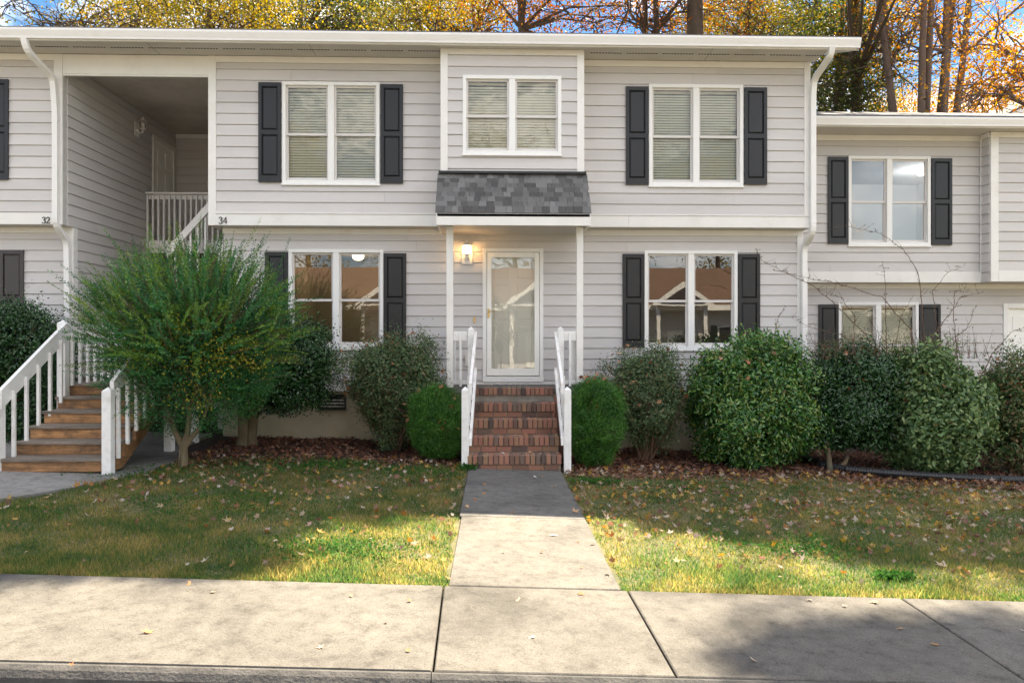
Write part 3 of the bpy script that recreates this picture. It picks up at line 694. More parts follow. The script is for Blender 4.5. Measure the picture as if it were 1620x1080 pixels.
# --- left unit (number 32) on the same fronts
XL2 = XBL-.12
W32L = (PX(-130, YL), PX(0.5, YL), EZ-.11, EZ+1.472); W32U = (PX(-172, YU), PX(-21, YU), EZ+2.47, EZ+4.05); h32u = absholes([W32U]); h32l = absholes([W32L])
backing(H, XLW, XBL, zb0, ZS, YU, h32u)
siding(H, (XLW, YU), (XBL-.13, YU), zb1, fr0, [(h[0]-XLW, h[1]-XLW, h[2], h[3]) for h in h32u], 6)
trimb('corner_board', XBL-.13, XBL, YU-.03, YU+.10, zb0, ZS-.001)
trimb('frieze_board', XLW, XBL-.13, YU-.026, YU, fr0, ZS-.001)
trimb('belt_board', XLW, XBL-.0, YU-.033, YU-.0305, zb0, zb1-.012) if False else trimb('belt_board', XLW, XBL-.131, YU-.034, YU, zb0, zb1-.012)
backing(H, XLW, XBL, zf, zb0, YL, h32l)
siding(H, (XLW, YL), (XBL-.13, YL), zf, EZ+1.72, [(h[0]-XLW, h[1]-XLW, h[2], h[3]) for h in h32l], 7); trimb('frieze_board', XLW, XBL-.13, YL-.024, YL, EZ+1.715, zb0-.001)
trimb('corner_board', XBL-.13, XBL+.02, YL-.03, YL+.10, -.2, zb0-.001)
MB().box(XLW, XBL-.01, YL+.01, YL+.15, -.5, zf-.001).build('foundation', M['found'], H)
MB().box(XLW, XBL-.001, YU, YL+.12, zb0-.0005, zb0+.03).build('overhang_soffit', M['soffit'], H)
shutter(H, *rect(-20, 15.5, 127, 285, YU), YU-.019, M['shutter']); shutter(H, *rect(2.5, 39.5, 396, 549, YL), YL-.019, M['shutter_br'])
window(H, PX(-130, YL), PX(0.5, YL), EZ-.11, EZ+1.472, YL, blind=True)
window(H, PX(-172, YU), PX(-21, YU), EZ+2.47, EZ+4.05, YU, blind=True)
# --- breezeway
ZC = EZ+4.35; FL2 = EZ+1.94; YBK = 16.15
trimb('header_board', XBL+.001, XBR-.121, YU-.02, YU+.02, EZ+4.14, ZS-.001)
MB().box(XBL+.0, XBR-.12, YU-.010, YU+.03, EZ+4.115, EZ+4.139).build('header_trim', M['trim'], H)
MB().box(XBL, XBR, YU+.021, YBK, ZC, ZC+.02).build('breezeway_ceiling', M['ceil'], H)
# left side wall of the breezeway: plan line seen from the right, boards outside face +x
MB().box(XBL-.13, XBL-.0005, YU+.101, YBK+.1, zb0+.031, ZS).build('wall', M['siding_dk'], H)
MB().box(XBL-.13, XBL-.0005, YL+.121, YBK+.1, -.5, zb0+.03).build('wall', M['siding_dk'], H)
siding(H, (XBL, YU+.101), (XBL, YBK), zb0, ZC-.002, [(15.0-YU-.10, 16.12-YU-.10, FL2-.1, EZ+4.06)], 8, zstart=zb0-EXP*.0)
siding(H, (XBL, YL+.101), (XBL, YBK), .10, zb0-.001, [], 9, zstart=zb0-EXP*20)
# back wall
MB().box(XBL, XBR, YBK, YBK+.12, -.5, ZC).build('wall', M['siding_dk'], H)
siding(H, (XBL+.02, YBK), (XBR, YBK), FL2, ZC-.09, [], 10); MB().bbox(XBL+.02, XBR, YBK-.025, YBK, ZC-.09, ZC-.001, .003).build('frieze_board', M['trim'], H)
siding(H, (XBL+.02, YBK), (XBR, YBK), .3, FL2-.2, [], 12)
# right side wall of the breezeway (faces -x)
MB().box(XBR+.0005, XBR+.12, YU+.121, YBK, zb0+.031, ZS).build('wall', M['siding_dk'], H); MB().box(XBR+.0005, XBR+.12, YL+.121, YBK, -.5, zb0+.03).build('wall', M['siding_dk'], H)
siding(H, (XBR, YBK), (XBR, YU+.101), zb0, ZC-.002, [], 13); siding(H, (XBR, YBK), (XBR, YL+.10), .12, zb0-.001, [], 14, zstart=zb0-EXP*20)
# door up there
bd = MB(); yd0, yd1 = 15.04, 16.10; zd1 = EZ+4.04
bd.bbox(XBL-.02, XBL+.035, yd0, yd0+.09, FL2, zd1, .004).bbox(XBL-.02, XBL+.035, yd1-.09, yd1, FL2, zd1, .004).bbox(XBL-.02, XBL+.035, yd0+.09, yd1-.09, zd1-.09, zd1, .004)
bdo = bd.build('upper_door', M['trim'], H)
dl = MB().box(XBL+.0005, XBL+.012, yd0+.09, yd1-.09, FL2, zd1-.09)
for k0, k1 in ((.08, .36), (.42, .72), (.78, .93)):
    for j0, j1 in ((.14, .44), (.56, .86)):
        yy0 = yd0+.09; W_ = yd1-yd0-.18; HH = zd1-.09-FL2; dl.bbox(XBL+.011, XBL+.022, yy0+j0*W_, yy0+j1*W_, FL2+k0*HH, FL2+k1*HH, .006)
dl.build('door_leaf', M['door'], bdo)
# upper walkway floor and its railing
YF = 14.80
MB().box(XBL+.02, XBR-.02, YF+.02, YBK-.022, FL2-.20, FL2).build('upper_floor', M['wood'], H)
MB().box(XBL+.02, XBR-.02, YF-.02, YF+.019, FL2-.24, FL2+.0).build('rim_board', M['trim'], H)
br = thing('balcony_railing', 'cream picket railing across the upper landing of the breezeway', 'railing', (-5.4, YF, FL2))
xr0, xr1 = XBL+.02, XBR-.13
MB().bbox(xr0, xr1+.10, YF-.10, YF+.03, FL2+.88, FL2+.915, .004).build('top_rail', M['trim'], br)
MB().bbox(xr0, xr1, YF-.018, YF+.018, FL2+.79, FL2+.879, .003).build('rail_board', M['trim'], br)
x = xr0+.01
while x < xr1-.05:
    MB().bbox(x, x+.036, YF-.058, YF-.0205, FL2-.18, FL2+.86, .003).build('baluster', M['trim'], br); x += .103
MB().bbox(xr1, xr1+.09, YF-.09, YF+.0, FL2-.3, FL2+.879, .004).build('post', M['trim'], br)

# --- house numbers
def strokes(name, label, segs, x, z, Y, h, parent=None):
    mb = MB()
    for pts in segs:
        P = [Vector((x+px*h, Y, z+pz*h)) for px, pz, _ in pts]; R = [max(.0035, w_*h) for _, _, w_ in pts]
        for k in range(len(P)-1):
            a_, b_ = P[k], P[k+1]; d = (b_-a_).normalized(); n = Vector((-d.z, 0, d.x))
            q = [a_-n*R[k], b_-n*R[k+1], b_+n*R[k+1], a_+n*R[k]]
            mb.prism([(v.x, v.z) for v in q], 'y', Y-.008-.0004*k, Y-.001)
    return mb
three = [[(0, .8, .05), (.1, .95, .05), (.25, 1, .05), (.42, .92, .07), (.46, .75, .08), (.36, .58, .06), (.2, .52, .04)], [(.2, .52, .04), (.4, .48, .06), (.5, .3, .08), (.44, .1, .07), (.25, 0, .05), (.08, .04, .05), (0, .18, .06)]]
two = [[(0, .75, .06), (.08, .93, .05), (.27, 1, .05), (.44, .9, .07), (.46, .7, .07), (.3, .42, .06), (.0, .03, .05)], [(0, .04, .05), (.52, .04, .06)], [(.52, .0, .03), (.54, .2, .03)]]
four = [[(.38, 1, .04), (.0, .33, .04)], [(0, .31, .04), (.56, .31, .04)], [(.39, 1, .06), (.39, 0, .06)]]
def number(txt, u, v0, v1, label, slant=0):
    Y = YU-.036; h = PZ(u, v0, Y)-PZ(u, v1, Y); x = PX(u, Y); z = PZ(u, v1, Y)
    mb = MB()
    for k, c in enumerate(txt):
        m2 = strokes('n', '', {'3': three, '2': two, '4': four}[c], x+k*.66*h, z, Y, h); n = len(mb.v); mb.v += m2.v; mb.f += [tuple(i+n for i in f) for f in m2.f]
    o_ = mb.build('house_number', M['ink']); tag(o_, label, 'house number')
number('32', 67, 343.5, 353.5, 'small black house number 32 on the white belt board at left'); number('34', 346.5, 343.5, 354, 'small black house number 34 on the belt board above the big shrub')

# --- downspouts (parts of the gutters of the house)
def downspout(parent, pts, w_=.075):
    mb = MB()
    P = [Vector(p) for p in pts]
    # round the bends a little
    Q = [P[0]]
    for k in range(1, len(P)-1):
        a_, b_, c_ = P[k-1], P[k], P[k+1]; r_ = min(.10, (a_-b_).length*.45, (c_-b_).length*.45)
        s_ = b_+(a_-b_).normalized()*r_; e_ = b_+(c_-b_).normalized()*r_
        for t in (0, .33, .66, 1): Q.append(s_.lerp(b_, t).lerp(b_.lerp(e_, t), t))
    Q.append(P[-1]); mb.tube(Q, .05, 4, sq=(w_, w_*.8))
    o_ = mb.build('downspout', M['gutter'], parent)
    return o_
A = lambda u, v, Y: tuple(at(u, v, Y))
downspout(H, [A(38, 60, 11.30), A(43, 80, 11.34), A(84, 124, 11.86), A(88, 180, YU-.07), A(88, 355, YU-.07), A(106, 382, YL-.08), A(108, 560, YL-.08), A(108, 640, YL-.08)], .082)
downspout(H, [A(1316, 74, 11.30), A(1314, 88, 11.34), A(1288, 126, 11.86), A(1286, 150, YU-.07), A(1286, 368, YU-.07), A(1272, 390, YL-.08), A(1272.5, 560, YL-.08), A(1272.5, 700, YL-.08)], .082)
for u, v, Y in ((88, 190, YU-.07), (1286, 170, YU-.07), (1286, 352, YU-.07)):
    c = at(u, v, Y); MB().box(c.x-.048, c.x+.048, c.y-.036, c.y+.05, c.z-.012, c.z+.012).build('downspout_strap', M['gutter'], H)

# ------------------------------------------------------------------ the lower townhouse at right
R = thing('townhouse', 'lower set-back grey townhouse wing at the right with two dark-shuttered windows and a white door', 'house', (8, 15, 0))
YRU, YRL, YRB = 13.40, 13.68, 13.13; DZ = -.75
def trr(n, *a): return MB().bbox(*a, .004).build(n, M['trim'], R)
RX0 = XR+.001; RX1 = 14.0; XBAY = PX(1566, YRB)
rz0, rz1 = zb0+DZ, zb1+DZ; RS = ZS+DZ
WRU = rect(1341, 1471, 247.5, 388.5, YRU); WRL = rect(1325, 1452, 478, 612, YRL)
hru = absholes([WRU]); hrl = absholes([WRL]); RD = (PX(1586, YRL), PX(1672, YRL), EZ-1.40, PZ(1620, 480, YRL)); hrd = absholes([RD])
backing(R, RX0, XBAY+.1, rz0, RS, YRU, hru); siding(R, (RX0, YRU), (XBAY-.0, YRU), rz1, fr0+DZ, [(h[0]-RX0, h[1]-RX0, h[2], h[3]) for h in hru], 21)
trr('frieze_board', RX0, XBAY, YRU-.026, YRU, fr0+DZ, RS-.001); trr('belt_board', RX0, XBAY-.001, YRU-.032, YRU, rz0, rz1)
backing(R, XBAY, RX1, rz0, RS, YRB, []); siding(R, (XBAY+.14, YRB), (RX1, YRB), rz1, fr0+DZ, [], 22)
trr('corner_board', XBAY, XBAY+.14, YRB-.03, YRB, rz0+.0, RS-.001); trr('frieze_board', XBAY+.14, RX1, YRB-.026, YRB, fr0+DZ, RS-.001); trr('belt_board', XBAY+.14, RX1, YRB-.032, YRB, rz0, rz1)
# side of the bay faces -x : boards
MB().box(XBAY+.001, XBAY+.10, YRB+.12, YRU-.001, rz0, RS).build('wall', M['siding_dk'], R)
siding(R, (XBAY, YRU-.03), (XBAY, YRB+.0), rz0, RS-.09, [], 23); MB().bbox(XBAY-.026, XBAY-.001, YRU-.06, YRU-.033, rz0, RS-.09, .003).build('corner_board', M['trim'], R)
MB().bbox(XBAY-.027, XBAY-.001, YRB-.0, YRU-.03, RS-.09, RS-.001, .003).build('frieze_board', M['trim'], R)
MB().box(RX0, RX1, YRU+.0, YRL+.12, rz0-.0005, rz0+.03).build('overhang_soffit', M['soffit'], R); MB().box(XBAY, RX1, YRB, YRU-.001, rz0-.0005, rz0+.03).build('overhang_soffit', M['soffit'], R)
rzf = EZ-1.75
backing(R, RX0, RX1, rzf, rz0, YRL, hrl+hrd); siding(R, (RX0, YRL), (RX1, YRL), rzf, EZ+1.72+DZ, [(h[0]-RX0, h[1]-RX0, h[2], h[3]) for h in hrl+hrd], 24)
trr('frieze_board', RX0, RX1, YRL-.024, YRL, EZ+1.715+DZ, rz0-.001)
MB().box(RX0, RX1, YRL+.01, YRL+.15, -1, rzf-.001).build('foundation', M['found'], R)
window(R, *WRU, YRU, blind=False, white_room=True, lamp=(PX(1459, YRU+1.7), 1.7), glass=M['glass'])
window(R, *WRL, YRL, blind=True, closed=(True, False))
for (u0, u1, v0, v1, Y) in ((1308.5, 1340.5, 249, 386, YRU), (1472, 1504, 251.5, 388, YRU), (1294, 1325, 481.5, 612, YRL), (1453, 1486, 481.5, 612, YRL)):
    shutter(R, *rect(u0, u1, v0, v1, Y), Y-.019, M['shutter'])
rdm = MB(); rdm.bbox(RD[0], RD[0]+.09, YRL-.035, YRL+.1, RD[2], RD[3], .004).bbox(RD[1]-.09, RD[1], YRL-.035, YRL+.1, RD[2], RD[3], .004).bbox(RD[0]+.09, RD[1]-.09, YRL-.035, YRL+.1, RD[3]-.09, RD[3], .004)
rdo = rdm.build('door', M['frame'], R)
dl = MB().box(RD[0]+.09, RD[1]-.09, YRL+.03, YRL+.07, RD[2], RD[3]-.09)
for k0, k1 in ((.05, .40), (.46, .74), (.80, .93)):
    for j0, j1 in ((.14, .44), (.56, .86)):
        W_ = RD[1]-RD[0]-.18; HH = RD[3]-.09-RD[2]; dl.bbox(RD[0]+.09+j0*W_, RD[0]+.09+j1*W_, YRL+.018, YRL+.031, RD[2]+k0*HH, RD[2]+k1*HH, .006)
dl.build('door_leaf', M['door'], rdo)
YRE = 12.80
MB().box(RX0, RX1, YRE, YRB-.032, RS, RS+.02).build('soffit', M['soffit'], R); MB().box(RX0, XBAY-.03, YRB-.03, YRU-.03, RS, RS+.02).build('soffit', M['soffit'], R)
MB().box(RX0, RX1, YRE-.03, YRE, RS-.03, RS+.16).build('fascia', M['trim'], R)
dy = YRE-YE0; MB().prism([(p+dy, q+DZ) for p, q in gprof], 'x', RX0, RX1).build('gutter', M['gutter'], R)
zrr = zr+DZ
MB().prism([(YRE-.06, zrr-.02), (18.1, 7.20), (18.1, 7.25), (YRE-.06, zrr+.03)], 'x', RX0, RX1).build('roof', M['roof'], R); MB().prism([(23.5, zrr-.02), (18.1, 7.20), (18.1, 7.25), (23.5, zrr+.03)], 'x', RX0, RX1).build('roof', M['roof'], R)
MB().box(RX0, RX1, 23.0, 23.1, -1, RS).build('back_wall', M['siding'], R); MB().box(RX1-.1, RX1-.001, YRB+.2, 23, -1, RS).build('end_wall', M['siding'], R)

# a third roof peeping over at far right
q0 = at(1592, 183, 22); q1 = at(1650, 153, 22)
R3 = thing('townhouse', 'neighbouring house of which only a white gable rake shows above the roof at far right', 'house', (q1.x, 22, 0))
xpk = q0.x+4.2; zpk = q0.z+4.2*(q1.z-q0.z)/(q1.x-q0.x)
MB().prism([(q0.x, q0.z-.35), (xpk, zpk-.35), (2*xpk-q0.x, q0.z-.35), (2*xpk-q0.x, q0.z), (xpk, zpk), (q0.x, q0.z)], 'y', 21.95, 22).build('rake_board', M['trim'], R3)
MB().prism([(q0.x+.3, 0), (2*xpk-q0.x-.3, 0), (2*xpk-q0.x-.3, q0.z), (xpk, zpk-.1), (q0.x+.3, q0.z)], 'y', 22.1, 30).build('wall', M['siding'], R3)
for sg_ in (0, 1):
    xa = q0.x if sg_ == 0 else 2*xpk-q0.x
    MB().prism([(xa, q0.z+.003), (xpk, zpk+.003), (xpk, zpk+.06), (xa, q0.z+.06)], 'y', 21.93, 30).build('roof', M['roof'], R3)

# ------------------------------------------------------------------ lanterns
def lantern(name, label, x, y, z, ang, lit):
    t = thing(name, label, 'lamp', (0, 0, 0))
    mp_ = MB().bbox(-.09, .09, -.018, -.001, -.135, .13, .004).build('back_plate', M['white'], t)
    arm = MB(); arm.tube([(0, -.02, -.02), (0, -.06, -.07), (0, -.11, -.06), (0, -.12, -.02)], [.012, .012, .012, .02], 8); arm.lathe((0, -.02, -.02), [(.03, -.03), (.03, .03)], 12)
    arm.tube([(0, -.05, -.04), (0, -.04, -.12)], [.006, .003], 6)
    arm.build('arm', M['white'], t, True)
    MB().lathe((0, -.12, -.01), [(.035, 0), (.05, .015), (.052, .025)], 12).build('base_cup', M['white'], t)
    MB().lathe((0, -.12, .02), [(.048, 0), (.075, .13)], 6).build('lantern_glass', M['lampglass'], t)
    cp = MB().lathe((0, -.12, .15), [(.082, 0), (.05, .035), (.03, .045), (.028, .06), (.01, .07), (.008, .09)], 6).build('cap', M['white'], t)
    for k in range(6):
        a_ = math.pi/3*k; MB().tube([(math.cos(a_)*.049, -.12+math.sin(a_)*.049, .02), (math.cos(a_)*.077, -.12+math.sin(a_)*.077, .15)], .004, 4).build('bar', M['white'], t)
    bm_ = M['bulb'] if lit else M['white']
    bo = MB().lathe((0, -.12, .03), [(.012, 0), (.016, .03), (.028, .06), (.022, .09), (.006, .11)], 12).build('bulb', bm_, t, True)
    t.location = (x, y, z); t.rotation_euler = (0, 0, ang); return t
c = at(739, 405, YL-.02); lantern('wall_lantern', 'lit white carriage lantern on the wall left of the storm door', c.x, YL-.02, c.z, 0, True)
ld = bpy.data.lights.new('lantern_bulb_light', 'POINT'); ld.energy = 1.6; ld.color = (1, .62, .28); ld.shadow_soft_size = .03
lo = bpy.data.objects.new('lantern_bulb_light', ld); COL.objects.link(lo); lo.location = (c.x, YL-.155, c.z+.10)
lantern('wall_lantern', 'unlit white carriage lantern on the dark side wall of the upper breezeway', XBL+.022, 14.35, PZ(226, 205, 14.35*1.0), math.pi/2, False)

# ------------------------------------------------------------------ brick stoop
st = thing('brick_stoop', 'brick front steps with five risers leading up to the storm door', 'steps', (.36, 10.8, 0))
SX0, SX1 = -.29, .955; EDGE = [11.25, 10.93, 10.61, 10.29, 9.97]; RH = LZ/5
LX0, LX1 = PX(700, PY), PX(929, PY)
core = MB()
for k, y in enumerate(EDGE):
    zt = LZ-RH*k
    if k == 0: core.box(LX0+.012, LX1-.012, y+.035, YL-.001, -.3, zt-.004)
    else: core.box(SX0+.012, SX1-.012, y+.035, EDGE[k-1]+.034, -.3, zt-.008)
core.build('core', M['mortar'], st)
bm1 = bpy.data.meshes.new('brick'); b_ = MB().bbox(-.5, .5, 0, 1, 0, 1, .03); bm1.from_pydata(b_.v, [], b_.f); bm1.update(); bm1.materials.append(M['brick'])
r = random.Random(3)
def brick(x, y, z, wx, wy, wz):
    o_ = bpy.data.objects.new('brick', bm1); COL.objects.link(o_); o_.parent = st
    o_.scale = (wx, wy, wz); o_.rotation_euler = (0, 0, r.uniform(-.008, .008))
    o_.location = Vector((x+r.uniform(-.001, .001), y+r.uniform(-.003, .003), z+r.uniform(-.0015, .0015)))-worldpos(st)
for k, y in enumerate(EDGE):
    zt = LZ-RH*k; n = 18; w0 = SX0; w1 = SX1
    hb_ = .105 if k == 0 else .118
    pw = (w1-w0)/n
    dp = .20 if k == 0 else .305
    for i_ in range(n): brick(w0+pw*(i_+.5), y, zt-hb_, pw-.010, dp if k else .19, hb_)
    if k > 0:
        zb_ = zt-RH if k == 4 else zt-RH; hh = RH-hb_-.012
        off = r.uniform(-.1, 0); x = w0+off
        while x < w1-.02:
            xa, xb = max(x, w0+.006), min(x+.20, w1-.006)
            if xb-xa > .03: brick((xa+xb)/2, y+.022, zt-hb_-.010-hh, xb-xa, .09, hh)
            x += .21
for side, xx in ((0, LX0), (1, LX1)): pass
sc = MB(); rs = random.Random(9)
def course(xa, xb, y, z0):
    x = xa-rs.uniform(0, .2)
    while x < xb-.03:
        p_, q_ = max(x, xa), min(x+.20, xb)
        if q_-p_ > .02: sc.box(p_, q_, y, y+.09, z0, z0+.062)
        x += .21
for k in range(12):
    for xa, xb in ((LX0+.006, SX0-.01), (SX1+.01, LX1-.006)): course(xa, xb, EDGE[0]+.012, .02+k*.0745)
for k in range(12):                 # sides of the landing
    y = EDGE[0]+.11
    while y < YL-.22: sc.box(LX0, LX0+.011, y, y+.2, .02+k*.0745, .082+k*.0745); sc.box(LX1-.011, LX1, y, y+.2, .02+k*.0745, .082+k*.0745); y += .21
tag(sc.build('side_bricks', M['brick'], st), kind='stuff')
MB().bbox(LX0, LX1, EDGE[0]+.195, YL-.045, LZ-.075, LZ+.002, .005).build('landing_slab', M['conc_shade'], st)
for xa, xb in ((LX0, SX0-.004), (SX1+.004, LX1)): MB().bbox(xa, xb, EDGE[0]+.0, EDGE[0]+.193, LZ-.075, LZ+.001, .005).build('coping', M['conc_shade'], st)
MB().bbox(LX0, LX1, YL-.043, YL-.022, LZ-.03, LZ+.03, .003).build('skirt_board', M['trim'], st)

# --- stoop railings
def newel(parent, x, y, z0, z1, w_=.092, nm_='newel_post'):
    h = w_/2; mb = MB(); mb.bbox(x-h, x+h, y-h, y+h, z0, z1-.045, .005)
    n = len(mb.v); mb.v += [(x-h+.002, y-h+.002, z1-.045), (x+h-.002, y-h+.002, z1-.045), (x+h-.002, y+h-.002, z1-.045), (x-h+.002, y+h-.002, z1-.045), (x, y, z1)]
    mb.f += [(n, n+1, n+4), (n+1, n+2, n+4), (n+2, n+3, n+4), (n+3, n, n+4)]
    return mb.build(nm_, M['white'], parent)
def stoop_rail(side, label):
    t = thing('step_railing', label, 'railing', (-.3 if side < 0 else .96, 10.6, 0), group='white railings of the brick stoop')
    uN = 745.3 if side < 0 else 886.5; uL = 736 if side < 0 else 897.5
    xn = PX(uN, 11.33); xl = PX(uL, 10.02); inn = -side
    newel(t, xn, 11.33, LZ+.003, PZ(uN, 516, 11.33)); newel(t, xl, 10.02, G_(xl, 10.02)-.06, PZ(uL, 611, 10.02), .095)
    xp = PX(711.8 if side < 0 else 916.8, PY)
    a_, b_ = (xp+.052, xn-.048) if side < 0 else (xn+.048, xp-.052)
    zt = PZ(730, 524, PY)
    MB().bbox(a_, b_, PY-.02, PY+.02, zt-.14, zt, .004).build('top_rail', M['white'], t)
    MB().bbox(a_, b_, PY-.02, PY+.02, LZ+.05, LZ+.11, .004).build('bottom_rail', M['white'], t)
    xm = a_+(b_-a_)*.5; MB().bbox(xm-.018, xm+.018, PY-.058, PY-.021, LZ+.02, zt-.02, .003).build('baluster', M['white'], t)
    xi = xn+inn*.068; xi2 = xl+inn*.068
    MB().beam((xi, 11.38, zt-.07), (xi2, 9.98, EZ-.62), .038, .14).build('handrail', M['white'], t)
    MB().beam((xi, 11.38, LZ+.25), (xi2, 9.98, .38), .038, .10).build('lower_rail', M['white'], t)
    for q in (.2, .4, .6, .8):
        y = 11.3+(10.05-11.3)*q; x = xi+(xi2-xi)*q-inn*.040; f = (11.38-y)/1.4
        MB().bbox(x-.018, x+.018, y-.018, y+.018, LZ+.22+(.36-LZ-.22)*f, zt-.08+(EZ-.62-zt+.07)*f, .003).build('baluster', M['white'], t)
    # side rail of the landing, back to the wall
    MB().bbox(xp-.02, xp+.02, PY+.052, YL-.03, zt-.14, zt, .004).build('side_rail', M['white'], t); MB().bbox(xp-.02, xp+.02, PY+.052, YL-.03, LZ+.05, LZ+.11, .004).build('side_rail', M['white'], t)
    for k in range(6):
        y = PY+.13+k*.12; MB().bbox(xp+inn*.039-.018, xp+inn*.039+.018, y-.018, y+.018, LZ+.02, zt-.02, .003).build('baluster', M['white'], t)
stoop_rail(-1, 'white railing on the left of the brick steps beside the lantern side'); stoop_rail(1, 'white railing on the right of the brick steps beside the taller boxwood')

# ------------------------------------------------------------------ wooden stair
ws = thing('wooden_stair', 'brown stained wooden stair with white railings rising to the breezeway', 'stairs', (-5.0, 9.6, 0))
WX0, WX1 = -5.57, -4.38; WY0 = 8.80; TR = .29; NR = 6; WL = 1.14; gz = .035+G_(-5.0, 8.8)
wr = (WL-gz)/NR
for k in range(NR):
    y = WY0+k*TR; z1 = gz+wr*(k+1); z0 = gz+wr*k
    MB().bbox(WX0, WX1, y, y+.03, z0+.001, z1-.036, .003).build('riser', M['wood'], ws)
    if k < NR-1:
        for q in range(2):
            MB().bbox(WX0-.02, WX1+.02, y-.025+q*.168, y-.025+q*.168+.164, z1-.035, z1, .004).build('tread', M['tread'], ws)
YLD = WY0+(NR-1)*TR
for k in range(11):
    y = YLD-.025+k*.143; MB().bbox(WX0-.02, WX1+.06, y, y+.138, WL-.034, WL, .004).build('landing_board', M['tread'], ws)
MB().bbox(WX1+.021, WX1+.06, YLD, YLD+1.5, WL-.24, WL-.036, .003).build('rim_joist', M['wood'], ws)
def stringer(x):
    y0, z0 = WY0+.03, gz; y1, z1 = YLD+.04, WL-.04
    pts_ = [(y0, z0)]
    for k in range(NR-1): pts_ += [(WY0+.031+k*TR, gz+wr*(k+1)-.036), (WY0+.031+(k+1)*TR, gz+wr*(k+1)-.036)]
    pts_ += [(y1, gz+wr*NR-.037), (y1, WL-.30), (WY0+.28, gz)]
    MB().prism(pts_, 'x', x, x+.038).build('stringer', M['wood'], ws)
stringer(WX0-.018); stringer(WX1-.001+.02)
for u, v in ((268, 718), (307, 705)):
    Y = 10.45 if u < 290 else 11.38; x = PX(u, Y); MB().bbox(x-.055, x+.055, Y-.055, Y+.055, G_(x, Y), WL-.245, .005).build('support_post', M['white'], ws)
# back part of the stair: second flight to the right and its rail
n2 = 12; sy0, sy1 = 13.35, 14.35
for k in range(n2):
    x = -6.45+k*.175; z = WL+(FL2-WL)*(k+1)/n2
    MB().bbox(x, x+.20, sy0, sy1, z-.035, z, .003).build('tread', M['tread'], ws); MB().box(x, x+.02, sy0+.01, sy1-.01, z-(FL2-WL)/n2, z-.036).build('riser', M['wood'], ws)
MB().box(-6.5, -4.35, YLD+1.545, 13.34, WL-.04, WL).build('landing_floor', M['tread'], ws)
e0 = at(331, 322, 13.3); e1 = at(272, 388, 13.3); dd = (e1-e0); MB().beam(e0+Vector((.0, 0, -.05)), e0+dd*1.12+Vector((0, 0, -.05)), .04, .17).build('flight_rail', M['trim'], ws)
for k in range(5):
    q = .12+k*.2; p = e0+dd*q; MB().bbox(p.x-.018, p.x+.018, p.y+.021, p.y+.057, p.z-.95, p.z-.08, .003).build('baluster', M['trim'], ws)
MB().box(XBR-.35, XBR-.02, 13.0, 13.1, 0, FL2-.25).build('support_post', M['trim'], ws)
# stair railings as things
def stair_rail(label, xr, left):
    t = thing('stair_railing', label, 'railing', (xr, 10.5, 0), group='white railings of the wooden stair')
    if left:
        newel(t, xr, WY0+.02, gz-.02, PZ(5, 612, WY0)-.0, .11)
        pz = PZ(108, 506, YLD-.12)
        newel(t, xr+.01, YLD-.12, WL-.40, pz, .11)
        a_ = Vector((xr+.045, WY0-.02, PZ(8, 632, WY0))); b_ = Vector((xr+.055, YLD-.14, pz-.14))
        MB().beam(a_, b_, .045, .22).build('handrail', M['white'], t)
        c_ = Vector((xr+.055, YLD+1.35, pz-.14)); MB().beam(b_+Vector((0, .002, .0)), c_, .045, .17).build('landing_rail', M['white'], t)
        for k in range(5):
            q = .14+k*.18; p = a_.lerp(b_, q); MB().bbox(p.x+.024, p.x+.062, p.y-.019, p.y+.019, p.z-.82, p.z-.02, .003).build('baluster', M['white'], t)
        for k in range(8):
            p = b_.lerp(c_, .05+k*.13); MB().bbox(p.x+.024, p.x+.062, p.y-.019, p.y+.019, WL-.02, p.z-.02, .003).build('baluster', M['white'], t)
        newel(t, xr+.01, YLD+1.4, WL, pz, .11)
    else:
        zt = PZ(184, 612, WY0)
        newel(t, xr, WY0+.02, gz-.03, zt, .105)
        a_ = Vector((xr+.0, WY0+.03, zt-.08)); b_ = Vector((xr, YLD-.05, zt+.73))
        MB().beam(a_+Vector((0, .07, .04)), b_, .045, .20).build('handrail', M['white'], t)
        for k in range(6):
            q = .10+k*.165; p = a_.lerp(b_, q); MB().bbox(p.x+.024, p.x+.064, p.y-.02, p.y+.02, p.z-.84, p.z-.02, .003).build('baluster', M['white'], t)
        c_ = b_+Vector((0, 1.5, 0)); MB().beam(b_+Vector((0, .01, 0)), c_, .045, .17).build('landing_rail', M['white'], t)
        newel(t, xr, YLD-.0, WL, b_.z+.12, .10)
        for k in range(9):
            p = b_.lerp(c_, .1+k*.1); MB().bbox(p.x+.024, p.x+.062, p.y-.019, p.y+.019, WL, p.z-.02, .003).build('baluster', M['white'], t)
stair_rail('long white railing on the left of the wooden stair beside the clipped hedge', WX0-.03, True)
stair_rail('white railing on the right of the wooden stair, half hidden by the feathery shrub', WX1+.02, False)

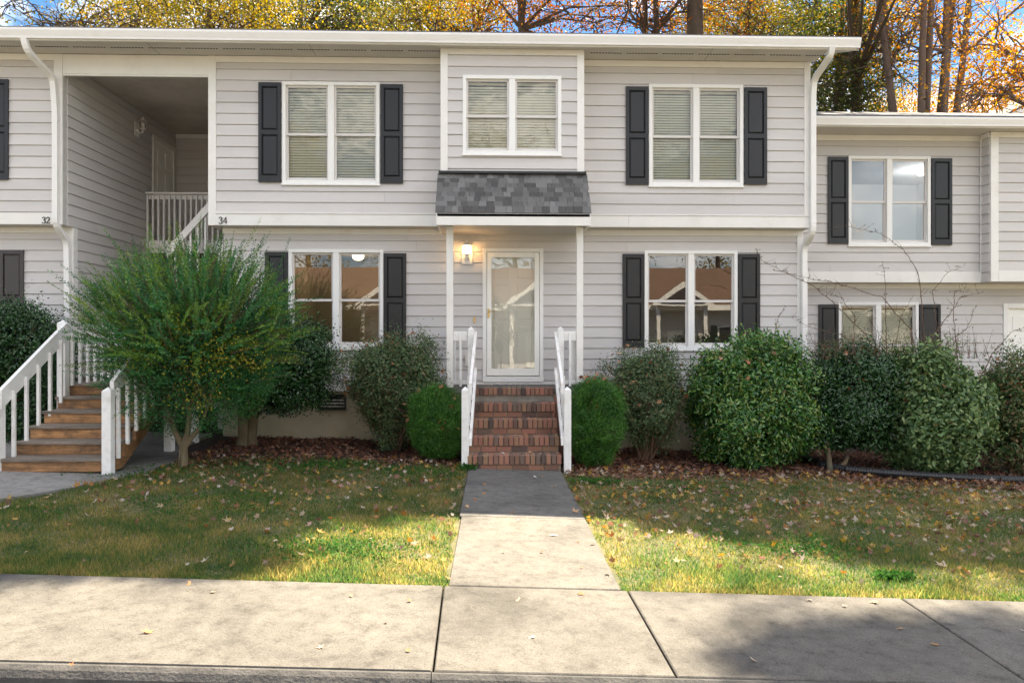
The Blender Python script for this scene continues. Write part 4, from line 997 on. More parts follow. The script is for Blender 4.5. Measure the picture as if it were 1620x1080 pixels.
# ------------------------------------------------------------------ bicycle behind the stair
bk = thing('bicycle', 'dark bicycle leaning in the shade behind the wooden stair posts', 'bicycle', (-4.6, 13.0, 0))
wr_ = .34
by_ = 13.1; bw2 = at(331, 655, by_); bz = bw2.z
for cx0 in (bw2.x, bw2.x-1.02):
    ty = MB(); N_ = 36
    ty.tube([(cx0+wr_*math.cos(2*math.pi*k/N_), by_, bz+wr_*math.sin(2*math.pi*k/N_)) for k in range(N_+1)], .020, 6, cap=False)
    wo = ty.build('wheel', M['rubber'], bk, True)
    rm_ = MB(); rm_.tube([(cx0+(wr_-.025)*math.cos(2*math.pi*k/N_), by_, bz+(wr_-.025)*math.sin(2*math.pi*k/N_)) for k in range(N_+1)], .008, 5, cap=False); rm_.build('rim', M['steel'], wo)
    sp = MB()
    for k in range(18): sp.tube([(cx0, by_, bz), (cx0+(wr_-.025)*math.cos(math.pi*k/9), by_, bz+(wr_-.025)*math.sin(math.pi*k/9))], .0015, 3, cap=False)
    sp.build('spokes', M['steel'], wo)
fr = MB(); B = lambda x, z: (bw2.x+x, by_, bz+z)
for p, q in ((B(0, 0), B(-.42, -.05)), (B(0, 0), B(-.30, .42)), (B(-.42, -.05), B(-.26, .50)), (B(-.42, -.05), B(-.90, .42)), (B(-.29, .42), B(-.90, .50)), (B(-.90, .55), B(-1.02, 0))): fr.tube([p, q], .016, 8)
fr.build('frame', M['black'], bk, True); MB().tube([B(-.88, .62), (bw2.x-.9, by_-.28, bz+.66)], .013, 6).tube([B(-.88, .62), (bw2.x-.9, by_+.28, bz+.66)], .013, 6).build('handlebar', M['black'], bk)
MB().prism([(bw2.x-.40, bz+.54), (bw2.x-.14, bz+.54), (bw2.x-.12, bz+.59), (bw2.x-.40, bz+.58)], 'y', by_-.07, by_+.07).build('saddle', M['black'], bk)
MB().lathe((bw2.x-.42, by_-.03, bz-.05), [(.08, 0), (.08, .006)], 16).build('chainring', M['steel'], bk)

# ------------------------------------------------------------------ corrugated drain pipe
pp = []; prf = [(1266, 690, 11.9), (1275, 712, 11.5), (1300, 725, 10.95), (1340, 738, 10.6), (1400, 750, 10.42), (1470, 760, 10.30), (1540, 767, 10.22), (1620, 774, 10.2), (1700, 781, 10.1)]
P = []
for u, v, Y in prf: x = PX(u, Y); P.append(Vector((x, Y, G_(x, Y)+.055)))
P[0].z = EZ-1.38+.0
Q = []
for k in range(len(P)-1):
    n = max(2, int((P[k+1]-P[k]).length/.012))
    for t in range(n): Q.append(P[k].lerp(P[k+1], t/n))
rads = [.052+(.006 if (k % 3) == 0 else 0) for k in range(len(Q))]
o = MB().tube(Q, rads, 10).build('drain_pipe', M['pipe']); tag(o, 'black corrugated drain pipe lying on the leaf bed below the right hedges', 'pipe')

# ------------------------------------------------------------------ shrubs
def inside_noise(d, seed):
    """radius factor for a direction, giving an uneven outline"""
    r_ = np.random.default_rng(seed); f = np.ones(len(d))
    for k in range(7):
        w_ = r_.normal(size=3); w_ /= np.linalg.norm(w_); f += .05*np.sin(d@w_*r_.uniform(3, 9)+r_.uniform(0, 6))
    return f
def super_dir(n, p=2.0):
    d = rng.normal(size=(n, 3)); d /= (np.abs(d)**p).sum(1, keepdims=True)**(1/p); return d
def shrub(name, label, cen, rad, n, leaf, m, base, stems, p=2.4, group=None, shell=.30, six=True, dry=0, up=.25, noise=1.0, taper=0, core=None, barkm=None, clump=1.0, stray=14):
    t = thing(name, label, 'shrub', (cen[0], cen[1], base), group)
    cen = np.array(cen); rad = np.array(rad); seed = int(abs(cen[0])*100)
    nc = max(40, int(n/95*(.6 if shell > .45 else 1))); dc = super_dir(nc, p); kc = 1-shell*.75*rng.random(nc)**1.2
    cc = dc*rad*((1+(inside_noise(nrm(dc), seed)-1)*noise)*kc*.93)[:, None]; csz = rng.uniform(.055, .12, nc)*clump
    ci = rng.integers(0, nc, n); loc_ = rng.normal(size=(n, 3))*csz[ci][:, None]; pos = cc[ci]+loc_; d = dc[ci]
    if taper: pos[:, :2] *= (1-taper*np.clip(-pos[:, 2]/rad[2], 0, 1)**1.2)[:, None]
    pos += cen; keep = pos[:, 2] > base+.04; pos = pos[keep]; loc_ = loc_[keep]; dd_ = nrm(nrm(d[keep])*.5+nrm(loc_)*.8)
    N_ = nrm(dd_*.9+rdir(len(pos))*.6+np.array([0, 0, up])); D_ = nrm(np.cross(N_, rdir(len(pos)))+dd_*.35+np.array([0, 0, .15]))
    sz = leaf[0]*rng.uniform(.6, 1.25, len(pos))
    V, T_ = leaf_mesh(pos, D_, N_, sz, sz*leaf[1], .18, six)
    m2 = n//3; d2 = super_dir(m2, p); p2 = d2*rad*(rng.random(m2)**.5*.80)[:, None]
    if taper: p2[:, :2] *= (1-taper*np.clip(-p2[:, 2]/rad[2], 0, 1)**1.2)[:, None]
    p2 += cen; p2 = p2[p2[:, 2] > base+.04+(.25*rad[2] if shell > .45 else 0)]; s2 = leaf[0]*1.5*rng.uniform(.7, 1.2, len(p2)); V2, T2 = leaf_mesh(p2, rdir(len(p2)), rdir(len(p2)), s2, s2*.6, .1, False)
    T_ = np.concatenate([T_, T2+len(V)]); V = np.concatenate([V, V2])
    tag(raw_mesh('foliage', V, T_, m, t), kind='stuff')
    # twigs from the base out to the leaves
    tw = MB(); r_ = random.Random(seed)
    for s_ in range(stems):
        a_ = r_.uniform(0, 6.283); b0 = Vector((cen[0]+r_.uniform(-.10, .10), cen[1]+r_.uniform(-.08, .08), base-.03))
        dv = super_dir(1, p)[0]; e = Vector((cen[0]+dv[0]*rad[0]*.85, cen[1]+dv[1]*rad[1]*.85, cen[2]+abs(dv[2])*rad[2]*.7-rad[2]*.2))
        mid = b0.lerp(e, .5)+Vector((r_.uniform(-.08, .08), r_.uniform(-.08, .08), .05)); tw.tube([b0, mid, e], [.016, .010, .003], 5, cap=False)
        for _ in range(4):
            q = mid.lerp(e, r_.random()); e2 = q+Vector((r_.uniform(-.3, .3)*rad[0], r_.uniform(-.3, .3), r_.uniform(-.1, .35)*rad[2])); tw.tube([q, e2], [.006, .002], 4, cap=False)
    sp_, sd2 = [], []
    for _ in range(stray):
        dv = super_dir(1, p)[0]; dv[2] = abs(dv[2])*1.0; b0 = Vector(cen+dv*rad*.9); e = b0+Vector((dv[0]*.12+r_.gauss(0, .05), r_.gauss(0, .05)-.02, r_.uniform(.06, .20)*(1.0 if dv[2] > .3 else .3)))
        tw.tube([b0, e], [.004, .0015], 4, cap=False)
        for q in range(16): sp_.append(tuple(b0.lerp(e, r_.uniform(.1, 1)))); sd2.append((r_.gauss(0, 1), r_.gauss(0, 1), r_.gauss(.5, .6)))
    if stray:
        sp_ = np.array(sp_); V, T_ = leaf_mesh(sp_, nrm(np.array(sd2)), rdir(len(sp_), .6), leaf[0]*rng.uniform(.6, 1.1, len(sp_)), leaf[0]*leaf[1], .15, six); tag(raw_mesh('stray_shoots', V, T_, m, t), kind='stuff')
    if stems or stray: tag(tw.build('branches', barkm or M['twig'], t), kind='stuff')
    if dry:
        dk = super_dir(dry, p); dk = dk[dk[:, 2] > -.2]; pq = cen+dk*rad*1.0*inside_noise(nrm(dk), seed)[:, None]
        if taper: pass
        pq[:, 2] += .01; V, T_ = star_leaves(pq, rdir(len(pq), 1.2), rng.uniform(.035, .075, len(pq))); tag(raw_mesh('caught_dead_leaves', V, T_, G['dry'], t), kind='stuff')
    return t
star_a = np.array([0, 30, 62, 95, 130, 180, 230, 265, 298, 330])*math.pi/180
star_r = np.array([1.0, .38, .85, .36, .55, .30, .55, .36, .85, .38])
def star_leaves(P, N, size):
    n = len(P); N = nrm(N); X_ = nrm(np.cross(N, rdir(n))); Y_ = np.cross(N, X_)
    ang = rng.uniform(0, 6.28, n)[:, None]; rr_ = star_r[None]*size[:, None]*rng.uniform(.7, 1.2, (n, 10))
    curl = rng.uniform(-.1, .45, (n, 1))*rr_*star_r[None]
    V = P[:, None]+X_[:, None]*(np.cos(star_a)[None]*rr_)[..., None]+Y_[:, None]*(np.sin(star_a)[None]*rr_)[..., None]+N[:, None]*curl[..., None]
    V = np.concatenate([P[:, None], V], 1).reshape(-1, 3); b = np.arange(n)[:, None, None]*11
    tr_ = np.array([[0, 1+i_, 1+(i_+1) % 10] for i_ in range(10)])[None]
    return V, (b+tr_).reshape(-1, 3)

# boxwoods
def bx(u0, u1, v0, v1, Y): x0, x1, z0, z1 = rect(u0, u1, v0, v1, Y); return (x0+x1)/2, (x1-x0)/2, (z0+z1)/2, (z1-z0)/2
for (u0, u1, v0, v1, Y, lab, tp) in ((650, 733, 611, 724, 10.62, 'short clipped boxwood left of the brick steps', .12), (897, 985, 599, 742, 10.42, 'taller clipped boxwood right of the brick steps', .30)):
    x, rx, z, rz_ = bx(u0, u1, v0, v1, Y)
    shrub('boxwood', lab, (x, Y, z), (rx, rx*.95, rz_), 62000, (.020, .5), G['box'], G_(x, Y), 10, p=3.4, group='clipped boxwoods beside the steps', shell=.22, six=False, dry=34, noise=.55, taper=tp, clump=.40, stray=0)
x, rx, z, rz_ = bx(548, 697, 530, 705, 11.3)
shrub('shrub', 'open small-leaved shrub with bare brown twigs under the lower left window', (x, 11.3, z+.05), (rx, .55, rz_-.05), 34000, (.036, .45), G['blue'], G_(x, 11.3), 60, p=3.8, shell=.5, dry=110, noise=2.2, taper=.5, barkm=M['twig'])
x, rx, z, rz_ = bx(955, 1090, 548, 718, 11.15)
shrub('shrub', 'loose bluish-green small-leaved shrub between the right boxwood and the big round shrub', (x, 11.15, z+.05), (rx, .5, rz_-.05), 25000, (.036, .42), G['blue'], G_(x, 11.15), 60, p=3.4, shell=.6, dry=80, noise=2.3, taper=.45, barkm=M['twig'])
x, rx, z, rz_ = bx(1097, 1292, 541, 742, 11.0)
shrub('shrub', 'big rounded glossy-leaved shrub under the lower right window', (x, 11.05, z), (rx, .80, rz_), 38000, (.062, .46), G['laurel'], G_(x, 11.0), 26, p=2.9, dry=100, noise=1.3, taper=.2)
x, rx, z, rz_ = bx(1280, 1420, 558, 722, 11.1)
shrub('shrub', 'dark dense hedge shrub on two tan trunks right of the downspout', (x, 11.2, z+.03), (rx*1.05, .62, rz_), 34000, (.052, .46), G['dark'], G_(x, 11.1)+.22, 0, p=3.2, dry=80, noise=1.6)
tr = thing('shrub_trunks', None, None, (0, 0, 0)); COL.objects.unlink(tr); bpy.data.objects.remove(tr)
sh = [o_ for o_ in COL.objects if o_.name.startswith('shrub') and 'two tan trunks' in o_.get('label', '')][0]
for (u, v, ut, vt) in ((1313, 752, 1306, 690), (1328, 750, 1340, 722)):
    b0 = at(u, v, 10.75); b0.z = G_(b0.x, 10.75)-.02; e = at(ut, vt, 10.95)
    MB().tube([b0, b0+Vector((0, 0, .05)), b0.lerp(e, .6)+Vector((.01, 0, 0)), e], [.06, .042, .036, .033], 9).build('trunk', M['bark_tan'], sh, True)
x, rx, z, rz_ = bx(1412, 1562, 562, 756, 10.75)
shrub('shrub', 'hedge shrub with broad pale green leaves trailing to the ground above the drain pipe', (x, 10.95, z), (rx, .62, rz_), 22000, (.074, .52), G['broad'], G_(x, 10.8), 20, p=2.7, dry=70, noise=1.6, taper=.3)
x, rx, z, rz_ = bx(1545, 1690, 572, 742, 11.0)
shrub('shrub', 'dark hedge shrub at the far right edge in front of the white door', (x, 11.1, z), (rx, .62, rz_), 22000, (.048, .42), G['hedge'], G_(x, 11.0), 20, p=3.0, dry=60, noise=1.5)
x, rx, z, rz_ = bx(-60, 112, 482, 690, 11.15)
shrub('shrub', 'clipped dark hedge at left edge behind the white stair railing', (x-.25, 11.25, z-.05), (rx+.18, .55, rz_+.05), 36000, (.044, .50), G['dark'], G_(x, 11.2)-.05, 16, p=4.5, dry=6, noise=.5, stray=8)
x, rx, z, rz_ = bx(400, 534, 500, 652, 11.1)
t2 = shrub('shrub', 'dark glossy round shrub on a short stout trunk, behind the feathery shrub', (PX(440, 11.2), 11.2, PZ(440, 578, 11.2)), (.92, .62, .74), 26000, (.044, .46), G['dark'], G_(-3.3, 11.2)+.42, 0, p=2.2, dry=10, noise=.8)
for (u, ut, r0) in ((386, 384, .085), (398, 405, .07)):
    b0 = at(u, 705, 11.25); b0.z = G_(b0.x, 11.25)-.03; e = at(ut, 620, 11.25)
    MB().tube([b0, b0+Vector((0, 0, .04)), b0+Vector((0, 0, .16)), b0.lerp(e, .7), e], [r0*1.9, r0*1.45, r0*1.05, r0*.95, r0*.8], 10).build('trunk', M['bark_tan'], t2, True)

# feathery shoots shrub
def feathery():
    base = at(289, 738, 9.35); base.z = G_(base.x, 9.35)
    t = thing('shrub', 'tall feathery shrub of long upswept green shoots on slim forked trunks beside the wooden stair', 'shrub', tuple(base))
    C0 = at(305, 552, 9.6); C0 = np.array(C0)
    tw = MB()
    forks = []
    for (u, v, r0) in ((262, 640, .028), (300, 650, .030), (272, 655, .022), (330, 640, .018)):
        e = at(u, v, 9.5+random.uniform(-.15, .15)); 
        tw.tube([base+Vector((0, 0, -.04)), base+Vector((.005, 0, .05)), base+Vector((.01, 0, .28)), base.lerp(e, .6)+Vector((.01, 0, .03)), e], [.085, .062, .050, r0*1.15, r0], 8); forks.append(e)
    tw.build('trunk', M['bark_tan'], t, True)
    n = 2600; P0 = []; D0 = []; L0 = []
    r_ = np.random.default_rng(4)
    d = r_.normal(size=(n, 3)); d = nrm(d); d[:, 2] = d[:, 2]*.75+.34; d = nrm(d)
    R_ = np.array([1.29, 1.1, 1.18]); 
    st_ = C0+d*R_*r_.uniform(.35, .97, (n, 1))*np.where(d[:, 2:] < 0, .85, 1.0)
    ax = nrm(d*np.array([1.0, 1.0, .55])+np.array([0, 0, .55])+r_.normal(size=(n, 3))*.30)
    side = (d[:, 2] < .1); ax[side, 2] *= .5; ax = nrm(ax)
    ln = (r_.uniform(.16, .42, n)+(r_.random(n) < .12)*.22)*np.clip(1.0+d[:, 2]*.25, .7, 1.3)
    PP, DD, NN, LL, tip = [], [], [], [], []
    for k in range(n):
        m_ = max(5, int(ln[k]/.020)); s_ = np.linspace(.05, 1, m_)[:, None]
        bend = np.array([0, 0, -.10])*ln[k]*(1 if ax[k, 2] < .5 else -.25)
        c_ = st_[k]+ax[k]*ln[k]*s_+bend*s_**2
        b1 = np.cross(ax[k], [0, 0, 1.0]); b1 /= np.linalg.norm(b1)+1e-6; b2 = np.cross(ax[k], b1)
        sgn = np.where(np.arange(m_) % 2 == 0, 1, -1)[:, None]; ph = r_.uniform(0, 3.14)
        sd_ = (b1*np.cos(ph)+b2*np.sin(ph))*sgn+r_.normal(size=(m_, 3))*.35
        for _ in range(2):
            PP.append(c_); DD.append(nrm(ax[k]*.75+sd_*(1 if _ == 0 else -1))); NN.append(nrm(b2*.6+np.array([0, 0, .8])+r_.normal(size=(m_, 3))*.4)); LL.append((1.0-.45*s_[:, 0]**3)*r_.uniform(.034, .052, m_))
            tip.append(np.full(m_, k))
        if k % 4 == 0: tw2.tube([tuple(st_[k]-ax[k]*.25), tuple(st_[k]+ax[k]*ln[k]*.5+bend*.25), tuple(st_[k]+ax[k]*ln[k]+bend)], [.006, .0035, .0015], 4, cap=False)
    PP = np.concatenate(PP); DD = np.concatenate(DD); NN = np.concatenate(NN); LL = np.concatenate(LL); tip = np.concatenate(tip)
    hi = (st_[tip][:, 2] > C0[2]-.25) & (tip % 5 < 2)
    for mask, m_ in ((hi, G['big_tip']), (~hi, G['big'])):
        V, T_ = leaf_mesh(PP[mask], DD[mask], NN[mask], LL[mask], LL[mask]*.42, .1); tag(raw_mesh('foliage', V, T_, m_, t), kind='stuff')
    tag(tw2.build('twigs', M['twig'], t), kind='stuff')
    # inner and lower leaves, a patch of them yellow
    m_ = 40000; d2 = nrm(r_.normal(size=(m_, 3))); p2 = C0+np.array([-.02, 0, -.16])+d2*np.array([1.08, .95, .98])*(r_.random((m_, 1))**.5)
    V, T_ = leaf_mesh(p2, nrm(r_.normal(size=(m_, 3))+[0, 0, .3]), nrm(r_.normal(size=(m_, 3))+[0, -.2, .8]), r_.uniform(.02, .036, m_), .015, .12); tag(raw_mesh('foliage', V, T_, G['big'], t), kind='stuff')
    m_ = 1300; yc = np.array([tuple(at(*q)) for q in ((285, 515, 9.0), (330, 575, 8.9), (360, 545, 9.0), (310, 625, 9.0), (235, 560, 9.0), (395, 570, 9.1))])[r_.integers(0, 6, m_)]; p3 = yc+r_.normal(size=(m_, 3))*np.array([.15, .14, .11])
    V, T_ = leaf_mesh(p3, nrm(r_.normal(size=(m_, 3))), nrm(r_.normal(size=(m_, 3))+[0, -.4, .6]), r_.uniform(.02, .038, m_), .017, .12); tag(raw_mesh('yellowing_leaves', V, T_, G['yellow'], t), kind='stuff')
    lb = MB()
    for k in range(60):
        q = forks[k % 4]; e = Vector(C0)+Vector((random.uniform(-.9, .9), random.uniform(-.7, .7), random.uniform(-.3, .5))); lb.tube([q, q.lerp(e, .5)+Vector((0, 0, .08)), e], [.014, .009, .004], 5, cap=False)
    lb.build('branches', M['bark_tan'], t)
tw2 = MB(); feathery()

# wild arching twigs above the right hedges
wt = thing('shrub', 'wild thorny shrub of thin arching nearly bare canes above the right hedges', 'shrub', tuple(at(1440, 700, 11.3)))
cv = [[(1455, 640), (1462, 560), (1458, 470), (1452, 430), (1430, 395), (1395, 370), (1340, 358), (1318, 360)], [(1400, 600), (1370, 530), (1330, 490), (1285, 450), (1240, 430), (1205, 412), (1195, 390)],
      [(1420, 600), (1380, 560), (1330, 530), (1290, 520), (1245, 500)], [(1460, 600), (1440, 520), (1395, 470), (1330, 450), (1280, 440), (1215, 425)], [(1495, 620), (1490, 560), (1480, 500), (1475, 460), (1500, 430), (1530, 420)],
      [(1520, 620), (1512, 540), (1508, 490), (1510, 460), (1535, 462)], [(1400, 620), (1402, 520), (1400, 440), (1396, 410)], [(1540, 620), (1570, 560), (1600, 525), (1640, 510)], [(1530, 640), (1560, 590), (1600, 560), (1640, 545)],
      [(1480, 600), (1500, 540), (1530, 520), (1545, 480)], [(1350, 600), (1340, 560), (1300, 545), (1270, 535)], [(1440, 600), (1470, 540), (1500, 500), (1520, 470), (1560, 462)], [(1430, 620), (1415, 560), (1425, 500), (1450, 460)],
      [(1230, 560), (1225, 530), (1232, 500), (1245, 480)], [(1215, 560), (1212, 540), (1222, 520)], [(1370, 620), (1350, 560), (1352, 500), (1330, 470), (1300, 462)], [(1470, 620), (1440, 570), (1400, 540), (1370, 500)]]
mb = MB(); LP, LD = [], []
rw = random.Random(12)
for k, c_ in enumerate(cv):
    Y = 11.0+rw.uniform(-.25, .6); pts_ = []
    for (a_, b_) in zip(c_[:-1], c_[1:]):
        for s_ in range(6):
            q = s_/6; pts_.append(at(a_[0]+(b_[0]-a_[0])*q+rw.uniform(-1, 1), a_[1]+(b_[1]-a_[1])*q+rw.uniform(-1, 1), Y+rw.uniform(-.01, .01)))
    n_ = len(pts_); mb.tube(pts_, [.0065*(1-i_/n_)+.0016 for i_ in range(n_)], 5, cap=False)
    for i_, p in enumerate(pts_[4:], 4):
        if rw.random() < .55:
            e = p+Vector((rw.uniform(-.14, .14), rw.uniform(-.08, .08), rw.uniform(-.04, .16))); mb.tube([p, e], [.0028, .001], 4, cap=False)
            for _ in range(rw.randint(1, 4)): LP.append(p.lerp(e, rw.random())); LD.append((rw.uniform(-1, 1), rw.uniform(-1, 1), rw.uniform(-.2, 1)))
        for _ in range(rw.randint(0, 2)): LP.append(p); LD.append((rw.uniform(-1, 1), rw.uniform(-1, 1), rw.uniform(-.2, 1)))
mb.build('canes', M['twig'], wt)
LP = np.array([tuple(p) for p in LP]); LD = np.array(LD); V, T_ = leaf_mesh(LP, LD, rdir(len(LP), .5), rng.uniform(.02, .042, len(LP)), .012, .15); tag(raw_mesh('leaves', V, T_, G['purple'], wt), kind='stuff')
# frizz of small twigs and leaves where the canes leave the hedge
m_ = 2400; pz = np.stack([rng.uniform(PX(1300, 11), PX(1545, 11), m_), rng.uniform(10.8, 11.6, m_), EZ-.1-rng.random(m_)**2*.0+rng.normal(0, .10, m_)], 1)
V, T_ = leaf_mesh(pz, rdir(m_, .5), rdir(m_, .6), rng.uniform(.02, .04, m_), .013, .15); tag(raw_mesh('leaves', V, T_, G['hedge'], wt), kind='stuff')
fz = MB()
for k in range(160):
    x = rw.uniform(PX(1295, 11), PX(1560, 11)); p = Vector((x, rw.uniform(10.8, 11.5), EZ-.25)); fz.tube([p, p+Vector((rw.uniform(-.12, .12), rw.uniform(-.1, .1), rw.uniform(.15, .5)))], [.004, .0015], 4, cap=False)
tag(fz.build('fine_canes', M['twig'], wt), kind='stuff')

# ------------------------------------------------------------------ grass, litter
def on_lawn(x, y):
    ok = (y > 5.385+.02*np.sin(x*7)+.015*np.sin(x*23)+.02*np.sin(x*2.3)) & ~((np.abs(x-.33) < .635+.02*np.sin(y*9)) & (y < 10.05))
    bed = y+.30*np.sin(x*1.1)+.16*np.sin(x*3.7+1)
    return ok, bed
def apron_clear(x, y):
    return ~((x < -4.02) & (y > np.interp(x, [-9.5, -6.0, -4.9, -4.55, -4.25, -4.02], [6.2, 6.85, 7.25, 7.75, 8.35, 9.0])))
n = 480000
y = 5.38+(10.7-5.38)*rng.random(n)**1.35; x = rng.uniform(-1, 1, n)*(y*.78+.8)+.1
ok, bed = on_lawn(x, y); ok &= apron_clear(x, y)
thin = np.clip((10.15-bed)/.8, 0, 1); patch = .5+.5*np.sin(x*2.3+y*1.7)*np.sin(y*2.9-x*1.1)
bare = (x > 1) & (rng.random(n) < .30)
ok &= (rng.random(n) < thin*(.60+.40*patch)) & ~bare
x, y = x[ok], y[ok]; n = len(x); z = terr(x, y)
h = (rng.uniform(.014, .046, n)+(rng.random(n) < .05)*rng.uniform(0, .04, n))*(1+.3*np.sin(x*3+y*2)*np.sin(x*1.1-y*2.7)+.25*np.sin(x*9)*np.sin(y*11)); az = rng.uniform(0, 6.283, n); w_ = rng.uniform(.0022, .0056, n)
lean = rng.uniform(.1, .9, n)*h; la = rng.uniform(0, 6.283, n)
P0 = np.stack([x-np.cos(az)*w_, y-np.sin(az)*w_, z-.004], 1); P1 = np.stack([x+np.cos(az)*w_, y+np.sin(az)*w_, z-.004], 1); P2 = np.stack([x+np.cos(la)*lean, y+np.sin(la)*lean, z+h], 1)
V = np.stack([P0, P1, P2], 1).reshape(-1, 3); T_ = np.arange(3*n).reshape(-1, 3)
o = raw_mesh('lawn_grass', V, T_, G['grass']); tag(o, 'short green and straw coloured lawn grass either side of the walkway', 'grass', kind='stuff')
# greener weeds
n = 9000; cs = [(-3.0, 9.6, .5), (-2.2, 9.9, .45), (-.9, 9.5, .4), (-3.9, 9.0, .5), (-1.3, 6.2, .35), (2.8, 6.6, .3), (3.2, 5.9, .08), (-1.9, 9.9, .3), (-2.6, 7.6, .6), (2.4, 9.2, .5), (1.3, 9.3, .2)]
ci = rng.integers(0, len(cs), n); cs_ = np.array(cs)[ci]; x = cs_[:, 0]+rng.normal(size=n)*cs_[:, 2]*1.0; y = cs_[:, 1]+rng.normal(size=n)*cs_[:, 2]*.55
ok, bed = on_lawn(x, y); x, y = x[ok], y[ok]; P_ = np.stack([x, y, terr(x, y)+rng.uniform(.005, .05, len(x))], 1)
V, T_ = leaf_mesh(P_, rdir(len(x), .3), rdir(len(x), 1.4), rng.uniform(.018, .04, len(x)), .02, .1)
tag(raw_mesh('clover', V, T_, G['clover']), 'bright green clover and weeds growing in patches in the lawn', 'weeds', kind='stuff')
# weed tuft beside the bottom step
wd = thing('weed', 'bright green weed tuft at the left foot of the brick steps', 'plant', (PX(738, 9.95), 9.93, 0))
P_ = np.array([PX(737, 9.93), 9.93, .03])+rng.normal(size=(260, 3))*np.array([.07, .05, .03]); P_[:, 2] = np.abs(P_[:, 2]-.02)+.02
V, T_ = leaf_mesh(P_, rdir(260, .6), rdir(260, .8), rng.uniform(.03, .06, 260), .028, .1, True); tag(raw_mesh('leaves', V, T_, G['clover'], wd), kind='stuff')
# leaf litter in the beds
n = 30000; x = rng.uniform(-8, 9, n); y = 9.6+3.2*rng.random(n)
bed = y+.30*np.sin(x*1.1)+.16*np.sin(x*3.7+1); ok = (rng.random(n) < np.clip((bed-9.45)/.6, 0, 1)) & ~((x > LX0-.05) & (x < LX1+.05) & (y > 11.2)) & ~((np.abs(x-.33) < .66)) & apron_clear(x, y)
ok &= ~((x > XBR) & (x < XR) & (y > YL-.03))
x, y = x[ok], y[ok]; P_ = np.stack([x, y, terr(x, y)+rng.uniform(.0, .035, len(x))], 1)
V, T_ = star_leaves(P_, rdir(len(x), 1.5), rng.uniform(.022, .055, len(x)))
tag(raw_mesh('leaf_litter', V, T_, G['litter']), 'brown dead leaf mulch covering the planting beds along the house', 'leaf litter', kind='stuff')
n = 6800; x = rng.uniform(-6, 7, n); y = 5.6+4.9*rng.random(n)**.7; dens = np.where(x > .9, np.clip((y-5.4)/2.0, .35, 1), .30+.3*(y > 8))
ok, bed = on_lawn(x, y); ok &= (rng.random(n) < dens) & apron_clear(x, y)
x, y = x[ok], y[ok]; P_ = np.stack([x, y, terr(x, y)+rng.uniform(.02, .045, len(x))], 1)
V, T_ = star_leaves(P_, rdir(len(x), 1.1), rng.uniform(.018, .062, len(x)))
tag(raw_mesh('lawn_leaf_litter', V, T_, G['lawnleaf']), 'scattered yellow, orange and pale fallen leaves over the lawn', 'leaf litter', kind='stuff')
# single fallen leaves on the concrete
fl = []
for v_ in range(5):
    a_, b_ = star_leaves(np.zeros((1, 3)), np.array([[0, 0, 1.0]]), np.array([1.0])); me = bpy.data.meshes.new('fallen_leaf'); me.from_pydata(a_.tolist(), [], b_.tolist()); me.update(); me.materials.append(G['fallen']); fl.append(me)
spots = [(235, 1000, 13, 'curled pale brown leaf casting a shadow on the left sidewalk slab'), (507, 1024, 9, 'small white leaf on the left sidewalk slab near the joint'), (112, 1053, 9, 'small tan leaf at the kerb edge of the left slab'), (645, 1030, 8, 'brown leaf beside the left sidewalk joint'), (300, 923, 11, 'tan leaf on the shaded lawn edge of the left sidewalk'),
         (336, 937, 8, 'pale leaf lying just below the lawn edge at left'), (611, 985, 6, 'tiny leaf in the sunlit middle of the left slab'), (648, 951, 8, 'pale leaf near the lawn edge left of the middle slab'), (555, 943, 8, 'upright brown leaf at the lawn edge left of the middle slab'), (820, 949, 11, 'crumpled pale leaf in a stain on the middle sidewalk slab'), (843, 1008, 10, 'oval white leaf in the centre of the middle sidewalk slab'),
         (918, 939, 10, 'orange leaf near the back of the middle sidewalk slab'), (1193, 1046, 13, 'pale lobed leaf on the shaded right slab near the kerb'), (1335, 959, 8, 'pale leaf near the lawn on the right slab'), (1424, 994, 9, 'pale leaf left of the right sidewalk joint'), (1481, 1020, 10, 'slim white leaf on the joint of the right sidewalk'), (1280, 949, 9, 'tan leaf against the lawn edge on the right slab'),
         (1385, 953, 12, 'brown twiggy leaf clump at the lawn edge of the right slab'), (1617, 998, 9, 'pale leaf at the far right edge of the sidewalk'), (877, 847, 10, 'rusty orange leaf on the sunlit walkway'), (937, 861, 8, 'dark brown leaf at the right edge of the walkway'), (915, 857, 5, 'tiny brown leaf near the right edge of the walkway'), (857, 874, 6, 'small brown leaf in the middle of the sunlit walkway'),
         (796, 874, 5, 'small pale leaf left of the middle of the sunlit walkway'), (920, 898, 5, 'small white leaf low on the sunlit walkway'), (961, 908, 9, 'pale leaf on the lower right edge of the walkway'), (710, 915, 9, 'pale leaf at the lower left corner of the walkway'), (740, 802, 10, 'yellow-tan leaf on the left edge of the shaded walkway'), (910, 810, 12, 'tan leaf at the shadow line on the right of the walkway'),
         (810, 810, 7, 'pale leaf at the shadow line in the middle of the walkway'), (766, 781, 7, 'brown leaf on the shaded walkway left of its middle'), (751, 790, 7, 'dark leaf on the left edge of the shaded walkway'), (877, 770, 9, 'dark star-shaped leaf on the shaded walkway near the steps'), (790, 757, 5, 'pale leaf on the shaded walkway below the steps'), (846, 754, 5, 'left one of two tiny white leaves below the steps'), (859, 754, 5, 'right one of two tiny white leaves below the steps'),
         (767, 766, 5, 'tiny pale leaf near the top left of the walkway'), (820, 823, 4, 'tiny leaf just past the shadow line of the walkway'), (905, 778, 5, 'pale leaf on the right side of the shaded walkway')]
